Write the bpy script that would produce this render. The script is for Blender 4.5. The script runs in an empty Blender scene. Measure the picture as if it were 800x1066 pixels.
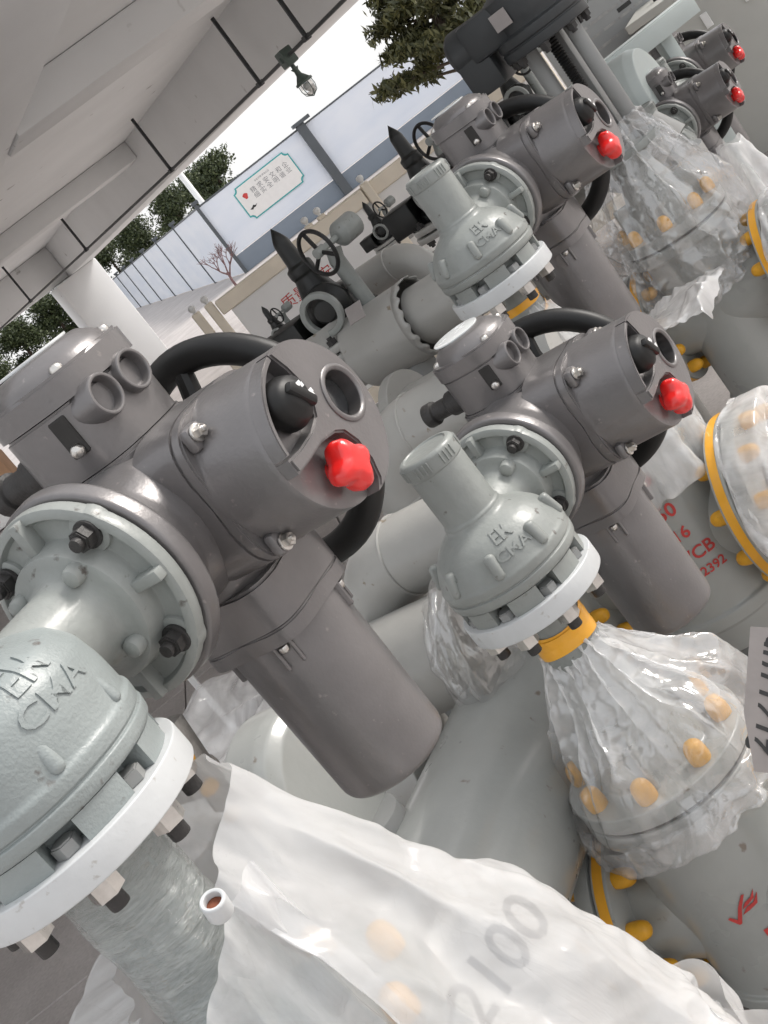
import bpy, bmesh, math, random
import numpy as np
from mathutils import Vector, Matrix, noise
from mathutils.bvhtree import BVHTree
PI = math.pi
R = math.radians
random.seed(7); np.random.seed(7)
S = bpy.context.scene
COL = S.collection

# ---------------------------------------------------------------- camera
CAM_Z = 1.95
F_PX = 1400.0                 # focal length in photograph pixels (800 x 1066)
ROLL = R(38.0)
PITCH = math.atan(361.0 / F_PX)
fwd = Vector((0, math.cos(PITCH), -math.sin(PITCH)))
upv = Vector((0, math.sin(PITCH), math.cos(PITCH)))
rgt = Vector((1, 0, 0))
cr = rgt * math.cos(ROLL) - upv * math.sin(ROLL)
cu = rgt * math.sin(ROLL) + upv * math.cos(ROLL)
CAM = Vector((0, 0, CAM_Z))
cam_d = bpy.data.cameras.new('camera')
cam_o = bpy.data.objects.new('camera', cam_d); COL.objects.link(cam_o)
m = Matrix((cr, cu, -fwd)).transposed().to_4x4(); m.translation = CAM
cam_o.matrix_world = m
cam_d.sensor_fit = 'VERTICAL'; cam_d.sensor_height = 36.0
cam_d.lens = F_PX / 1066 * 36
cam_d.clip_start = 0.05; cam_d.clip_end = 1500
S.camera = cam_o

def W(px, py, depth):
    """world point seen at a photograph pixel at a given depth"""
    return CAM + (fwd + cr * ((px - 400) / F_PX) - cu * ((py - 533) / F_PX)) * depth

# ---------------------------------------------------------------- sky, sun, exposure
SUN_EL, SUN_AZ = R(42), R(80)      # azimuth clockwise from +Y: from the right, a little behind the valves
world = bpy.data.worlds.new('World'); S.world = world; world.use_nodes = True
wn = world.node_tree; wn.nodes.clear()
sky = wn.nodes.new('ShaderNodeTexSky'); sky.sky_type = 'NISHITA'; sky.sun_disc = False
sky.sun_elevation = SUN_EL; sky.sun_rotation = SUN_AZ; sky.air_density = 1.0; sky.dust_density = 4.0; sky.ozone_density = 1.0
bw = wn.nodes.new('ShaderNodeRGB'); bw.outputs[0].default_value = (3.65, 3.65, 3.65, 1)      # even cloud deck
mixc = wn.nodes.new('ShaderNodeMix'); mixc.data_type = 'RGBA'; mixc.inputs[0].default_value = 0.86
bg = wn.nodes.new('ShaderNodeBackground'); bg.inputs[1].default_value = 0.15
wo = wn.nodes.new('ShaderNodeOutputWorld')
wn.links.new(sky.outputs[0], mixc.inputs[6]); wn.links.new(bw.outputs[0], mixc.inputs[7])
wn.links.new(mixc.outputs[2], bg.inputs[0]); wn.links.new(bg.outputs[0], wo.inputs[0])
sun_d = bpy.data.lights.new('sun', 'SUN'); sun_d.energy = 1.5; sun_d.angle = R(18); sun_d.color = (1.0, 0.96, 0.91)
sun_o = bpy.data.objects.new('sun', sun_d); COL.objects.link(sun_o)
sdir = Vector((math.sin(SUN_AZ) * math.cos(SUN_EL), math.cos(SUN_AZ) * math.cos(SUN_EL), math.sin(SUN_EL)))
sun_o.rotation_euler = sdir.to_track_quat('Z', 'Y').to_euler()
S.view_settings.view_transform = 'Standard'; S.view_settings.look = 'None'
S.view_settings.exposure = 1.05; S.view_settings.gamma = 1.0; S.view_settings.use_curve_mapping = False
S.cycles.transparent_max_bounces = 14; S.cycles.max_bounces = 5; S.cycles.diffuse_bounces = 3; S.cycles.adaptive_threshold = .03; S.cycles.glossy_bounces = 3; S.cycles.transmission_bounces = 4

# ---------------------------------------------------------------- materials
MATS = {}
def _new(name):
    mt = bpy.data.materials.new(name); mt.use_nodes = True
    nt = mt.node_tree; b = nt.nodes['Principled BSDF']; return mt, nt, b
def paint(name, col, rough=.45, var=.10, scale=6, bump=.15, bscale=90, metallic=0., coat=0., spots=0., spotcol=(.25, .2, .15), edge=0.):
    """painted or cast surface: base colour, blotchy variation, fine relief, optional wear spots"""
    mt, nt, b = _new(name); N, L = nt.nodes, nt.links
    tc = N.new('ShaderNodeTexCoord')
    n1 = N.new('ShaderNodeTexNoise'); n1.inputs['Scale'].default_value = scale; n1.inputs['Detail'].default_value = 4; n1.inputs['Roughness'].default_value = .6
    L.new(tc.outputs['Object'], n1.inputs['Vector'])
    mr = N.new('ShaderNodeMapRange'); mr.inputs[1].default_value = .3; mr.inputs[2].default_value = .7
    mr.inputs[3].default_value = 1 - var; mr.inputs[4].default_value = 1 + var; L.new(n1.outputs[0], mr.inputs[0])
    mx = N.new('ShaderNodeMix'); mx.data_type = 'RGBA'; mx.blend_type = 'MULTIPLY'; mx.inputs[0].default_value = 1
    mx.inputs[6].default_value = (*col, 1); L.new(mr.outputs[0], mx.inputs[7]); out = mx.outputs[2]
    if spots > 0:
        n3 = N.new('ShaderNodeTexNoise'); n3.inputs['Scale'].default_value = scale * 7; n3.inputs['Detail'].default_value = 4
        L.new(tc.outputs['Object'], n3.inputs['Vector'])
        rm = N.new('ShaderNodeMapRange'); rm.inputs[1].default_value = .70 - spots * .1; rm.inputs[2].default_value = .76; L.new(n3.outputs[0], rm.inputs[0])
        m2 = N.new('ShaderNodeMix'); m2.data_type = 'RGBA'; L.new(rm.outputs[0], m2.inputs[0]); L.new(out, m2.inputs[6]); m2.inputs[7].default_value = (*spotcol, 1)
        out = m2.outputs[2]
    if edge > 0:      # paint rubbed paler along the sharp edges
        ge = N.new('ShaderNodeNewGeometry'); re_ = N.new('ShaderNodeMapRange'); re_.inputs[1].default_value = .525; re_.inputs[2].default_value = .60; re_.inputs[3].default_value = 0; re_.inputs[4].default_value = edge; L.new(ge.outputs['Pointiness'], re_.inputs[0])
        m4 = N.new('ShaderNodeMix'); m4.data_type = 'RGBA'; L.new(re_.outputs[0], m4.inputs[0]); L.new(out, m4.inputs[6]); m4.inputs[7].default_value = (*[min(.8, c * 2.2 + .06) for c in col], 1); out = m4.outputs[2]
    L.new(out, b.inputs['Base Color'])
    b.inputs['Metallic'].default_value = metallic
    if coat: b.inputs['Coat Weight'].default_value = coat; b.inputs['Coat Roughness'].default_value = .15
    rr = N.new('ShaderNodeMapRange'); rr.inputs[3].default_value = max(.03, rough - .07); rr.inputs[4].default_value = rough + .1
    L.new(n1.outputs[0], rr.inputs[0]); L.new(rr.outputs[0], b.inputs['Roughness'])
    if bump:
        n2 = N.new('ShaderNodeTexNoise'); n2.inputs['Scale'].default_value = bscale; n2.inputs['Detail'].default_value = 2
        L.new(tc.outputs['Object'], n2.inputs['Vector'])
        bp = N.new('ShaderNodeBump'); bp.inputs['Strength'].default_value = bump; bp.inputs['Distance'].default_value = .004
        L.new(n2.outputs[0], bp.inputs['Height']); L.new(bp.outputs[0], b.inputs['Normal'])
    MATS[name] = mt; return mt
def film(name, alpha, white, rough=.22, bump=.35, bscale=28, tint=(1, 1, 1), streak=0, gloss=.4, avar=.13, ascale=7, base=.06, zg=None):
    """thin plastic sheet: see-through share, milky share and a gloss coat"""
    mt, nt, b = _new(name); N, L = nt.nodes, nt.links; N.remove(b)
    tc = N.new('ShaderNodeTexCoord')
    n2 = N.new('ShaderNodeTexNoise'); n2.inputs['Scale'].default_value = bscale; n2.inputs['Detail'].default_value = 5; n2.inputs['Distortion'].default_value = .8
    mp = N.new('ShaderNodeMapping'); mp.inputs['Scale'].default_value = (1, 1, .45) if not streak else (1, 1, streak)
    L.new(tc.outputs['Object'], mp.inputs[0]); L.new(mp.outputs[0], n2.inputs['Vector'])
    wv = N.new('ShaderNodeVectorMath'); wv.operation = 'MULTIPLY_ADD'; L.new(n2.outputs['Color'], wv.inputs[0]); wv.inputs[1].default_value = (.11,) * 3; L.new(mp.outputs[0], wv.inputs[2])
    acc = None
    for k_, f_ in enumerate((.42, 1.1)):
        v = N.new('ShaderNodeTexVoronoi'); v.inputs['Scale'].default_value = bscale * f_; L.new(wv.outputs[0], v.inputs['Vector'])
        sb_ = N.new('ShaderNodeVectorMath'); sb_.operation = 'SUBTRACT'; L.new(wv.outputs[0], sb_.inputs[0]); L.new(v.outputs['Position'], sb_.inputs[1])
        sc_ = N.new('ShaderNodeVectorMath'); sc_.operation = 'SUBTRACT'; L.new(v.outputs['Color'], sc_.inputs[0]); sc_.inputs[1].default_value = (.5, .5, .5)
        dp = N.new('ShaderNodeVectorMath'); dp.operation = 'DOT_PRODUCT'; L.new(sb_.outputs[0], dp.inputs[0]); L.new(sc_.outputs[0], dp.inputs[1])
        ad = N.new('ShaderNodeMath'); ad.operation = 'MULTIPLY_ADD'; L.new(dp.outputs['Value'], ad.inputs[0]); ad.inputs[1].default_value = bscale * (.8, .8)[k_]
        if acc is None: ad.inputs[2].default_value = 0
        else: L.new(acc, ad.inputs[2])
        acc = ad.outputs[0]
    bp = N.new('ShaderNodeBump'); bp.inputs['Strength'].default_value = min(1, bump); bp.inputs['Distance'].default_value = .016; L.new(ad.outputs[0], bp.inputs['Height'])
    df = N.new('ShaderNodeBsdfDiffuse'); df.inputs[0].default_value = (*[white * t for t in tint], 1); L.new(bp.outputs[0], df.inputs['Normal'])
    tl = N.new('ShaderNodeBsdfTranslucent'); tl.inputs[0].default_value = (*[white * t for t in tint], 1); L.new(bp.outputs[0], tl.inputs['Normal'])
    m1 = N.new('ShaderNodeMixShader'); m1.inputs[0].default_value = .38; L.new(df.outputs[0], m1.inputs[1]); L.new(tl.outputs[0], m1.inputs[2])
    tr = N.new('ShaderNodeBsdfTransparent')
    n5 = N.new('ShaderNodeTexNoise'); n5.inputs['Scale'].default_value = ascale; n5.inputs['Detail'].default_value = 6; n5.inputs['Distortion'].default_value = 1.2; L.new(mp.outputs[0], n5.inputs['Vector'])
    mr = N.new('ShaderNodeMapRange'); mr.inputs[1].default_value = .3; mr.inputs[2].default_value = .7
    mr.inputs[3].default_value = max(0, alpha - avar); mr.inputs[4].default_value = min(1, alpha + avar); L.new(n5.outputs[0], mr.inputs[0])
    fac = mr.outputs[0]
    if zg:
        sx_ = N.new('ShaderNodeSeparateXYZ'); L.new(tc.outputs['Object'], sx_.inputs[0]); mz = N.new('ShaderNodeMapRange'); mz.inputs[1].default_value = zg[0]; mz.inputs[2].default_value = zg[1]; mz.inputs[3].default_value = 0; mz.inputs[4].default_value = zg[2]
        L.new(sx_.outputs[2], mz.inputs[0]); az_ = N.new('ShaderNodeMath'); az_.operation = 'ADD'; az_.use_clamp = True; L.new(fac, az_.inputs[0]); L.new(mz.outputs[0], az_.inputs[1]); fac = az_.outputs[0]
    m2 = N.new('ShaderNodeMixShader'); L.new(fac, m2.inputs[0]); L.new(tr.outputs[0], m2.inputs[1]); L.new(m1.outputs[0], m2.inputs[2])
    gl = N.new('ShaderNodeBsdfGlossy'); gl.inputs['Roughness'].default_value = rough; L.new(bp.outputs[0], gl.inputs['Normal'])
    lw = N.new('ShaderNodeLayerWeight'); lw.inputs[0].default_value = .5; L.new(bp.outputs[0], lw.inputs['Normal'])
    pw = N.new('ShaderNodeMath'); pw.operation = 'POWER'; L.new(lw.outputs['Facing'], pw.inputs[0]); pw.inputs[1].default_value = 3.5
    fr = N.new('ShaderNodeMath'); fr.operation = 'MULTIPLY_ADD'; L.new(pw.outputs[0], fr.inputs[0]); fr.inputs[1].default_value = gloss; fr.inputs[2].default_value = base
    m3 = N.new('ShaderNodeMixShader'); L.new(fr.outputs[0], m3.inputs[0]); L.new(m2.outputs[0], m3.inputs[1]); L.new(gl.outputs[0], m3.inputs[2])
    L.new(m3.outputs[0], N['Material Output'].inputs['Surface'])
    MATS[name] = mt; return mt

paint('actuator', (.185, .176, .176), .33, .10, 9, .10, 150, metallic=.45, coat=.15, spots=.2, spotcol=(.28, .26, .25))
paint('valve', (.265, .28, .267), .40, .13, 7, .25, 90, spots=.35, spotcol=(.10, .09, .08), coat=.15)
paint('valve_pale', (.275, .305, .302), .40, .10, 7, .28, 210, spots=.35, spotcol=(.13, .12, .11), coat=.1)
paint('white_flange', (.56, .575, .58), .42, .08, 9, .10, 120, spots=.4, spotcol=(.35, .33, .3))
paint('pipe', (.37, .365, .345), .32, .08, 4, .08, 110, spots=.12, spotcol=(.22, .18, .13), coat=.1)
paint('pipe_dark', (.26, .265, .26), .45, .08, 4, .08, 110)
paint('body', (.36, .37, .355), .28, .07, 4, .12, 60, spots=.15, spotcol=(.2, .17, .14), coat=.5)
paint('black', (.006, .006, .006), .48, .2, 12, .05, 140)
paint('black_paint', (.008, .009, .0085), .42, .2, 10, .12, 90)
paint('bolt_black', (.03, .028, .027), .5, .2, 30, .3, 200)
paint('steel', (.62, .60, .57), .28, .15, 40, .15, 200, metallic=1.0)
paint('steel_dull', (.36, .35, .33), .42, .2, 40, .25, 180, metallic=.8)
paint('red', (.75, .018, .016), .22, .05, 20, 0, metallic=0, coat=.6)
paint('yellow_cap', (.78, .39, .025), .38, .14, 26, .15, 90, spots=.25, spotcol=(.35, .17, .03))
paint('tape', (.88, .42, .03), .34, .06, 14, .12, 60, coat=.3)
paint('glass_dark', (.03, .032, .034), .12, .1, 12, 0, coat=.8)
paint('lens_white', (.72, .74, .74), .25, .1, 30, 0, coat=.5)
paint('white_mark', (.8, .8, .8), .5, .05, 20, 0)
paint('gap', (.035, .033, .031), .8, .2, 30, .2, 90)
paint('plaster', (.82, .825, .825), .9, .06, .5, .25, 14, spots=.05, spotcol=(.45, .44, .42))
paint('dark_steel', (.03, .033, .035), .5, .15, 5, .1, 60)
paint('lamp_green', (.085, .115, .10), .5, .12, 12, .1, 80)
paint('board_frame', (.86, .77, .64), .5, .08, 3, .1, 30)
paint('board_face', (.86, .845, .83), .35, .05, 2, .02, 30, coat=.2)
paint('board_grey', (.30, .31, .31), .3, .05, 2, .02, 30, coat=.3)
paint('print_grey', (.22, .22, .23), .5, .1, 8, 0)
paint('print_red', (.55, .05, .045), .5, .15, 20, 0)
paint('print_black', (.03, .03, .03), .5, .15, 20, 0)
paint('print_faded', (.34, .335, .33), .5, .25, 12, 0)
paint('print_teal', (.05, .36, .36), .5, .1, 8, 0)
paint('print_pale', (.78, .76, .74), .5, .03, 8, 0)
paint('fence_band', (.20, .235, .28), .5, .06, 1.2, .05, 20)
paint('fence_post', (.085, .095, .105), .5, .1, 2, .05, 20)
paint('greenish', (.46, .51, .50), .42, .06, 3, .06, 40)
paint('cabinet', (.48, .48, .45), .5, .05, 2, .05, 40)
paint('tag', (.30, .275, .265), .5, .08, 12, .1, 50)
paint('brown_rust', (.22, .07, .035), .8, .3, 30, .4, 120)
paint('bark', (.085, .062, .045), .9, .25, 10, .8, 24)
paint('twig', (.17, .095, .095), .8, .2, 8, 0)
paint('cardboard', (.46, .27, .16), .8, .18, 9, .3, 30)
paint('white_rail', (.80, .80, .79), .4, .04, 8, .05, 60)
film('milky_film', .66, .80, .20, .75, 8, (1, 1, 1.0), gloss=.25, avar=.12, ascale=5)
film('bag_film', .17, .95, .06, .7, 9, (1, 1, 1), gloss=.5, avar=.20, ascale=7, base=.16, zg=(-.50, -.30, .5))
film('bag_white', .55, .92, .12, .8, 12, (1, 1, 1), gloss=.4, avar=.3, ascale=6)
film('clear_film', .13, .95, .05, 1.0, 11, (1, 1, 1), gloss=.6, avar=.17, ascale=11, base=.17)
film('wrap_film', .34, .9, .08, .6, 30, (.96, 1, .97), streak=6, gloss=.6, avar=.15, base=.08)
# foliage
def leaf_mat(name, c1, c2):
    mt, nt, b = _new(name); N, L = nt.nodes, nt.links
    g = N.new('ShaderNodeNewGeometry'); r = N.new('ShaderNodeValToRGB')
    r.color_ramp.elements[0].color = (*c1, 1); r.color_ramp.elements[1].color = (*c2, 1)
    L.new(g.outputs['Random Per Island'], r.inputs[0]); L.new(r.outputs[0], b.inputs['Base Color']); b.inputs['Roughness'].default_value = .6
    MATS[name] = mt
leaf_mat('hedge_leaf', (.020, .034, .012), (.075, .095, .032))
leaf_mat('pine_leaf', (.030, .036, .010), (.105, .100, .032))
# printed hoarding panels: pale picture of misty hills (flat print)
mt, nt, b = _new('fence_print'); N, L = nt.nodes, nt.links
tc = N.new('ShaderNodeTexCoord'); n1 = N.new('ShaderNodeTexNoise'); n1.inputs['Scale'].default_value = .55; n1.inputs['Detail'].default_value = 7
mp = N.new('ShaderNodeMapping'); mp.inputs['Scale'].default_value = (1, 1, 2.6); L.new(tc.outputs['Object'], mp.inputs[0]); L.new(mp.outputs[0], n1.inputs['Vector'])
rp_ = N.new('ShaderNodeValToRGB'); e = rp_.color_ramp.elements
e[0].position = .30; e[0].color = (.66, .71, .80, 1); e[1].position = .62; e[1].color = (.76, .79, .85, 1)
L.new(n1.outputs[0], rp_.inputs[0]); L.new(rp_.outputs[0], b.inputs['Base Color']); b.inputs['Roughness'].default_value = .45; MATS['fence_print'] = mt
# ground: pinkish concrete paving
mt, nt, b = _new('ground_mat'); N, L = nt.nodes, nt.links
tc = N.new('ShaderNodeTexCoord'); n1 = N.new('ShaderNodeTexNoise'); n1.inputs['Scale'].default_value = 1.3; n1.inputs['Detail'].default_value = 9; n1.inputs['Roughness'].default_value = .65
n2 = N.new('ShaderNodeTexNoise'); n2.inputs['Scale'].default_value = 60; n2.inputs['Detail'].default_value = 3
for n_ in (n1, n2): L.new(tc.outputs['Object'], n_.inputs['Vector'])
r1 = N.new('ShaderNodeValToRGB'); e = r1.color_ramp.elements
e[0].position = .3; e[0].color = (.33, .30, .288, 1); e[1].position = .7; e[1].color = (.48, .45, .435, 1); L.new(n1.outputs[0], r1.inputs[0])
mx = N.new('ShaderNodeMix'); mx.data_type = 'RGBA'; mx.blend_type = 'OVERLAY'; mx.inputs[0].default_value = .25; L.new(r1.outputs[0], mx.inputs[6]); L.new(n2.outputs[0], mx.inputs[7])
L.new(mx.outputs[2], b.inputs['Base Color']); b.inputs['Roughness'].default_value = .75
bp = N.new('ShaderNodeBump'); bp.inputs['Strength'].default_value = .3; bp.inputs['Distance'].default_value = .004; L.new(n2.outputs[0], bp.inputs['Height']); L.new(bp.outputs[0], b.inputs['Normal'])
MATS['ground_mat'] = mt
# clear glass for the lamp bowl
mt, nt, b = _new('lamp_glass'); b.inputs['Transmission Weight'].default_value = .9; b.inputs['Roughness'].default_value = .08; b.inputs['Base Color'].default_value = (.95, .95, .93, 1); MATS['lamp_glass'] = mt

# ---------------------------------------------------------------- mesh helpers
class MB:
    def __init__(s): s.v = []; s.f = []
    def add(s, V, F, M=None):
        o = len(s.v)
        if M is not None: V = [M @ Vector(p) for p in V]
        s.v += [tuple(p) for p in V]; s.f += [tuple(i + o for i in f) for f in F]; return s
    def mesh(s, name='mesh', angle=32, smooth=True):
        me = bpy.data.meshes.new(name); me.from_pydata(s.v, [], s.f); me.update()
        bm = bmesh.new(); bm.from_mesh(me); bmesh.ops.recalc_face_normals(bm, faces=bm.faces); bm.to_mesh(me); bm.free()
        if smooth:
            me.polygons.foreach_set('use_smooth', [True] * len(me.polygons)); me.set_sharp_from_angle(angle=R(angle))
        return me
    def build(s, name, mat, parent=None, M=None, angle=32):
        return obj(name, s.mesh(name, angle), mat, parent, M)
def obj(name, me, mat, parent=None, M=None):
    o = bpy.data.objects.new(name, me); COL.objects.link(o)
    if mat and me is not None and not me.materials: me.materials.append(MATS[mat])
    if parent: o.parent = parent
    if M is not None: o.matrix_basis = M
    return o
def empty(name, loc, rz=0):
    o = bpy.data.objects.new(name, None); COL.objects.link(o); o.empty_display_size = .05
    o.location = loc; o.rotation_euler = (0, 0, rz); return o
def tag(o, label=None, cat=None, group=None, kind=None):
    if label: o['label'] = label
    if cat: o['category'] = cat
    if group: o['group'] = group
    if kind: o['kind'] = kind
    return o
def copy_tree(o, parent=None):
    c = o.copy(); COL.objects.link(c); c.parent = parent
    for ch in list(o.children): copy_tree(ch, c)
    return c
AX = {'Z': Matrix.Identity(4), 'X': Matrix.Rotation(PI / 2, 4, 'Y'), 'Y': Matrix.Rotation(-PI / 2, 4, 'X'),
      '-X': Matrix.Rotation(-PI / 2, 4, 'Y'), '-Y': Matrix.Rotation(PI / 2, 4, 'X'), '-Z': Matrix.Rotation(PI, 4, 'X')}
def T(x, y, z): return Matrix.Translation((x, y, z))
def fil(p, rad=.004, n=2):
    """round the inner corners of a profile"""
    out = [p[0]]
    for i in range(1, len(p) - 1):
        a, b_, c = (Vector((*p[j], 0)) for j in (i - 1, i, i + 1))
        d1, d2 = a - b_, c - b_; l1, l2 = d1.length, d2.length
        if l1 < 1e-6 or l2 < 1e-6: continue
        k = min(rad, l1 * .45, l2 * .45); q1 = b_ + d1 / l1 * k; q2 = b_ + d2 / l2 * k
        for j in range(n + 1):
            t = j / n; q = q1 * (1 - t) ** 2 + b_ * 2 * t * (1 - t) + q2 * t ** 2; out.append((q.x, q.y))
    out.append(p[-1]); return out
def lathe(prof, n=48, lob=None):
    """prof: (r, h) pairs, bottom to top, about Z"""
    V = []; F = []; rings = []
    for r, h in prof:
        if r < 1e-6: rings.append([len(V)]); V.append((0, 0, h))
        else:
            b_ = len(V)
            for i in range(n):
                a = 2 * PI * i / n; k = 1 + (lob(a, h) if lob else 0)
                V.append((r * k * math.cos(a), r * k * math.sin(a), h))
            rings.append(list(range(b_, b_ + n)))
    for A, B in zip(rings, rings[1:]):
        if len(A) == 1 and len(B) == 1: continue
        for i in range(n):
            j = (i + 1) % n
            if len(A) == 1: F.append((A[0], B[i], B[j]))
            elif len(B) == 1: F.append((A[i], A[j], B[0]))
            else: F.append((A[i], A[j], B[j], B[i]))
    return V, F
def box(sx, sy, sz, bev=.004, seg=2):
    bm = bmesh.new(); bmesh.ops.create_cube(bm, size=1)
    for v in bm.verts: v.co = Vector((v.co.x * sx, v.co.y * sy, v.co.z * sz))
    if bev: bmesh.ops.bevel(bm, geom=list(bm.edges), offset=bev, segments=seg, affect='EDGES', profile=.5)
    V = [v.co.copy() for v in bm.verts]; F = [[v.index for v in f.verts] for f in bm.faces]; bm.free(); return V, F
def prism(poly, h0, h1, bev=0):
    """polygon in XY raised from h0 to h1"""
    bm = bmesh.new(); vs = [bm.verts.new((x, y, h0)) for x, y in poly]; f = bm.faces.new(vs)
    bm.normal_update()
    if f.normal.z > 0: f.normal_flip()
    r = bmesh.ops.extrude_face_region(bm, geom=[f]); tv = [g for g in r['geom'] if isinstance(g, bmesh.types.BMVert)]
    for v in tv: v.co.z = h1
    if bev:
        te = [e for e in bm.edges if all(abs(v.co.z - h1) < 1e-7 for v in e.verts)]
        bmesh.ops.bevel(bm, geom=te, offset=bev, segments=2, affect='EDGES')
    bm.verts.index_update(); V = [v.co.copy() for v in bm.verts]; F = [[v.index for v in f.verts] for f in bm.faces]; bm.free(); return V, F
def tube(path, r, n=10, cap=True):
    path = [Vector(p) for p in path]; rr = r if isinstance(r, (list, tuple)) else [r] * len(path)
    V = []; F = []; prev = None
    for i, p in enumerate(path):
        t = (path[min(i + 1, len(path) - 1)] - path[max(i - 1, 0)]).normalized()
        if prev is None: a = t.orthogonal().normalized()
        else: a = (prev - t * prev.dot(t)).normalized()
        prev = a; b_ = t.cross(a)
        for k in range(n): V.append(p + (a * math.cos(2 * PI * k / n) + b_ * math.sin(2 * PI * k / n)) * rr[i])
    for i in range(len(path) - 1):
        for k in range(n):
            j = (k + 1) % n; F.append((i * n + k, i * n + j, (i + 1) * n + j, (i + 1) * n + k))
    if cap: F.append(tuple(range(n - 1, -1, -1))); F.append(tuple((len(path) - 1) * n + k for k in range(n)))
    return V, F
def torus(RR, r, n=64, m=14, sz=1.0):
    V = []; F = []
    for i in range(n):
        a = 2 * PI * i / n
        for j in range(m):
            q = 2 * PI * j / m; d = RR + r * math.cos(q); V.append((d * math.cos(a), d * math.sin(a), r * sz * math.sin(q)))
    for i in range(n):
        for j in range(m):
            i2, j2 = (i + 1) % n, (j + 1) % m; F.append((i * m + j, i2 * m + j, i2 * m + j2, i * m + j2))
    return V, F
def disc(r, h0, h1, n=48, f=.003): return lathe(fil([(0, h0), (r, h0), (r, h1), (0, h1)], f), n)
def ring(r0, r1, h0, h1, n=48, f=.003):
    p = [(r0, h0), (r1, h0), (r1, h1), (r0, h1), (r0, h0)]; return lathe(fil(p, f), n)
TXT = bpy.data.scenes.new('scratch')
def text_mesh(txt, size, depth=.0, align='CENTER', shear=0, bold=0):
    cu_ = bpy.data.curves.new('txt', 'FONT'); cu_.body = txt; cu_.size = size; cu_.extrude = depth; cu_.align_x = align; cu_.align_y = 'CENTER'; cu_.shear = shear
    cu_.resolution_u = 3; cu_.offset = bold
    o = bpy.data.objects.new('txt', cu_); TXT.collection.objects.link(o)
    TXT.view_layers[0].update(); dg = TXT.view_layers[0].depsgraph; me = bpy.data.meshes.new_from_object(o.evaluated_get(dg), depsgraph=dg)
    bpy.data.objects.remove(o); bpy.data.curves.remove(cu_); me.materials.clear(); return me
def subdiv_mesh(me, cuts=1, maxlen=None):
    bm = bmesh.new(); bm.from_mesh(me); bmesh.ops.triangulate(bm, faces=bm.faces)
    for _ in range(6):
        es = [e for e in bm.edges if e.calc_length() > maxlen]
        if not es: break
        bmesh.ops.subdivide_edges(bm, edges=es, cuts=1); bmesh.ops.triangulate(bm, faces=[f for f in bm.faces if len(f.verts) > 3])
    bm.to_mesh(me); bm.free(); return me
def hexprism(r, h0, h1, bev=.0015):
    return prism([(r * math.cos(R(60 * k)), r * math.sin(R(60 * k))) for k in range(6)], h0, h1, bev)

# shared small pieces ---------------------------------------------------
def m_hexbolt(r, h, stud=0, sr=.5):
    b_ = MB(); b_.add(*hexprism(r, 0, h, r * .12))
    if stud: b_.add(*lathe(fil([(0, -.001), (r * sr, -.001), (r * sr, h + stud), (0, h + stud)], .001), 14))
    return b_.mesh('hex_bolt')
ME_BOLT_BLACK = None
def shared(mb, mat, nm='piece', angle=32):
    me = mb.mesh(nm, angle); me.materials.append(MATS[mat]); return me
_b = MB(); _b.add(*lathe(fil([(0, 0), (.021, 0), (.021, .006), (0, .006)], .001), 20)); _b.add(*hexprism(.017, .006, .024, .002)); _b.add(*lathe(fil([(0, .02), (.010, .02), (.010, .034), (0, .034)], .002), 14))
ME_BBOLT = shared(_b, 'bolt_black', 'black_bolt')
_b = MB(); _b.add(*lathe(fil([(0, 0), (.013, 0), (.013, .004), (0, .004)], .001), 16)); _b.add(*hexprism(.0095, .004, .014, .001)); _b.add(*lathe(fil([(0, .012), (.0045, .012), (.0045, .018), (0, .018)], .001), 10))
ME_SBOLT = shared(_b, 'steel', 'steel_bolt')
_b = MB(); _b.add(*lathe(fil([(0, 0), (.0085, 0), (.0085, .008), (.005, .012), (0, .012)], .002), 14))
ME_SCREW = shared(_b, 'steel', 'screw')
_b = MB(); _b.add(*hexprism(.021, 0, .024, .002)); ME_NUT = shared(_b, 'steel', 'nut')
_b = MB(); _b.add(*hexprism(.017, 0, .016, .002)); ME_HEAD = shared(_b, 'pipe_dark', 'bolt_head')
_b = MB(); _b.add(*lathe(fil([(0, 0), (.0125, 0), (.0125, .05), (0, .05)], .002), 14)); ME_STUD = shared(_b, 'bolt_black', 'stud')
_b = MB(); _b.add(*lathe(fil([(.0200, 0), (.0215, .010), (.0205, .028), (.016, .040), (.008, .046), (0, .047)], .003), 16, lambda a, h: .03 * math.cos(6 * a))); ME_CAP = shared(_b, 'yellow_cap', 'bolt_cap', 50)

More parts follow.
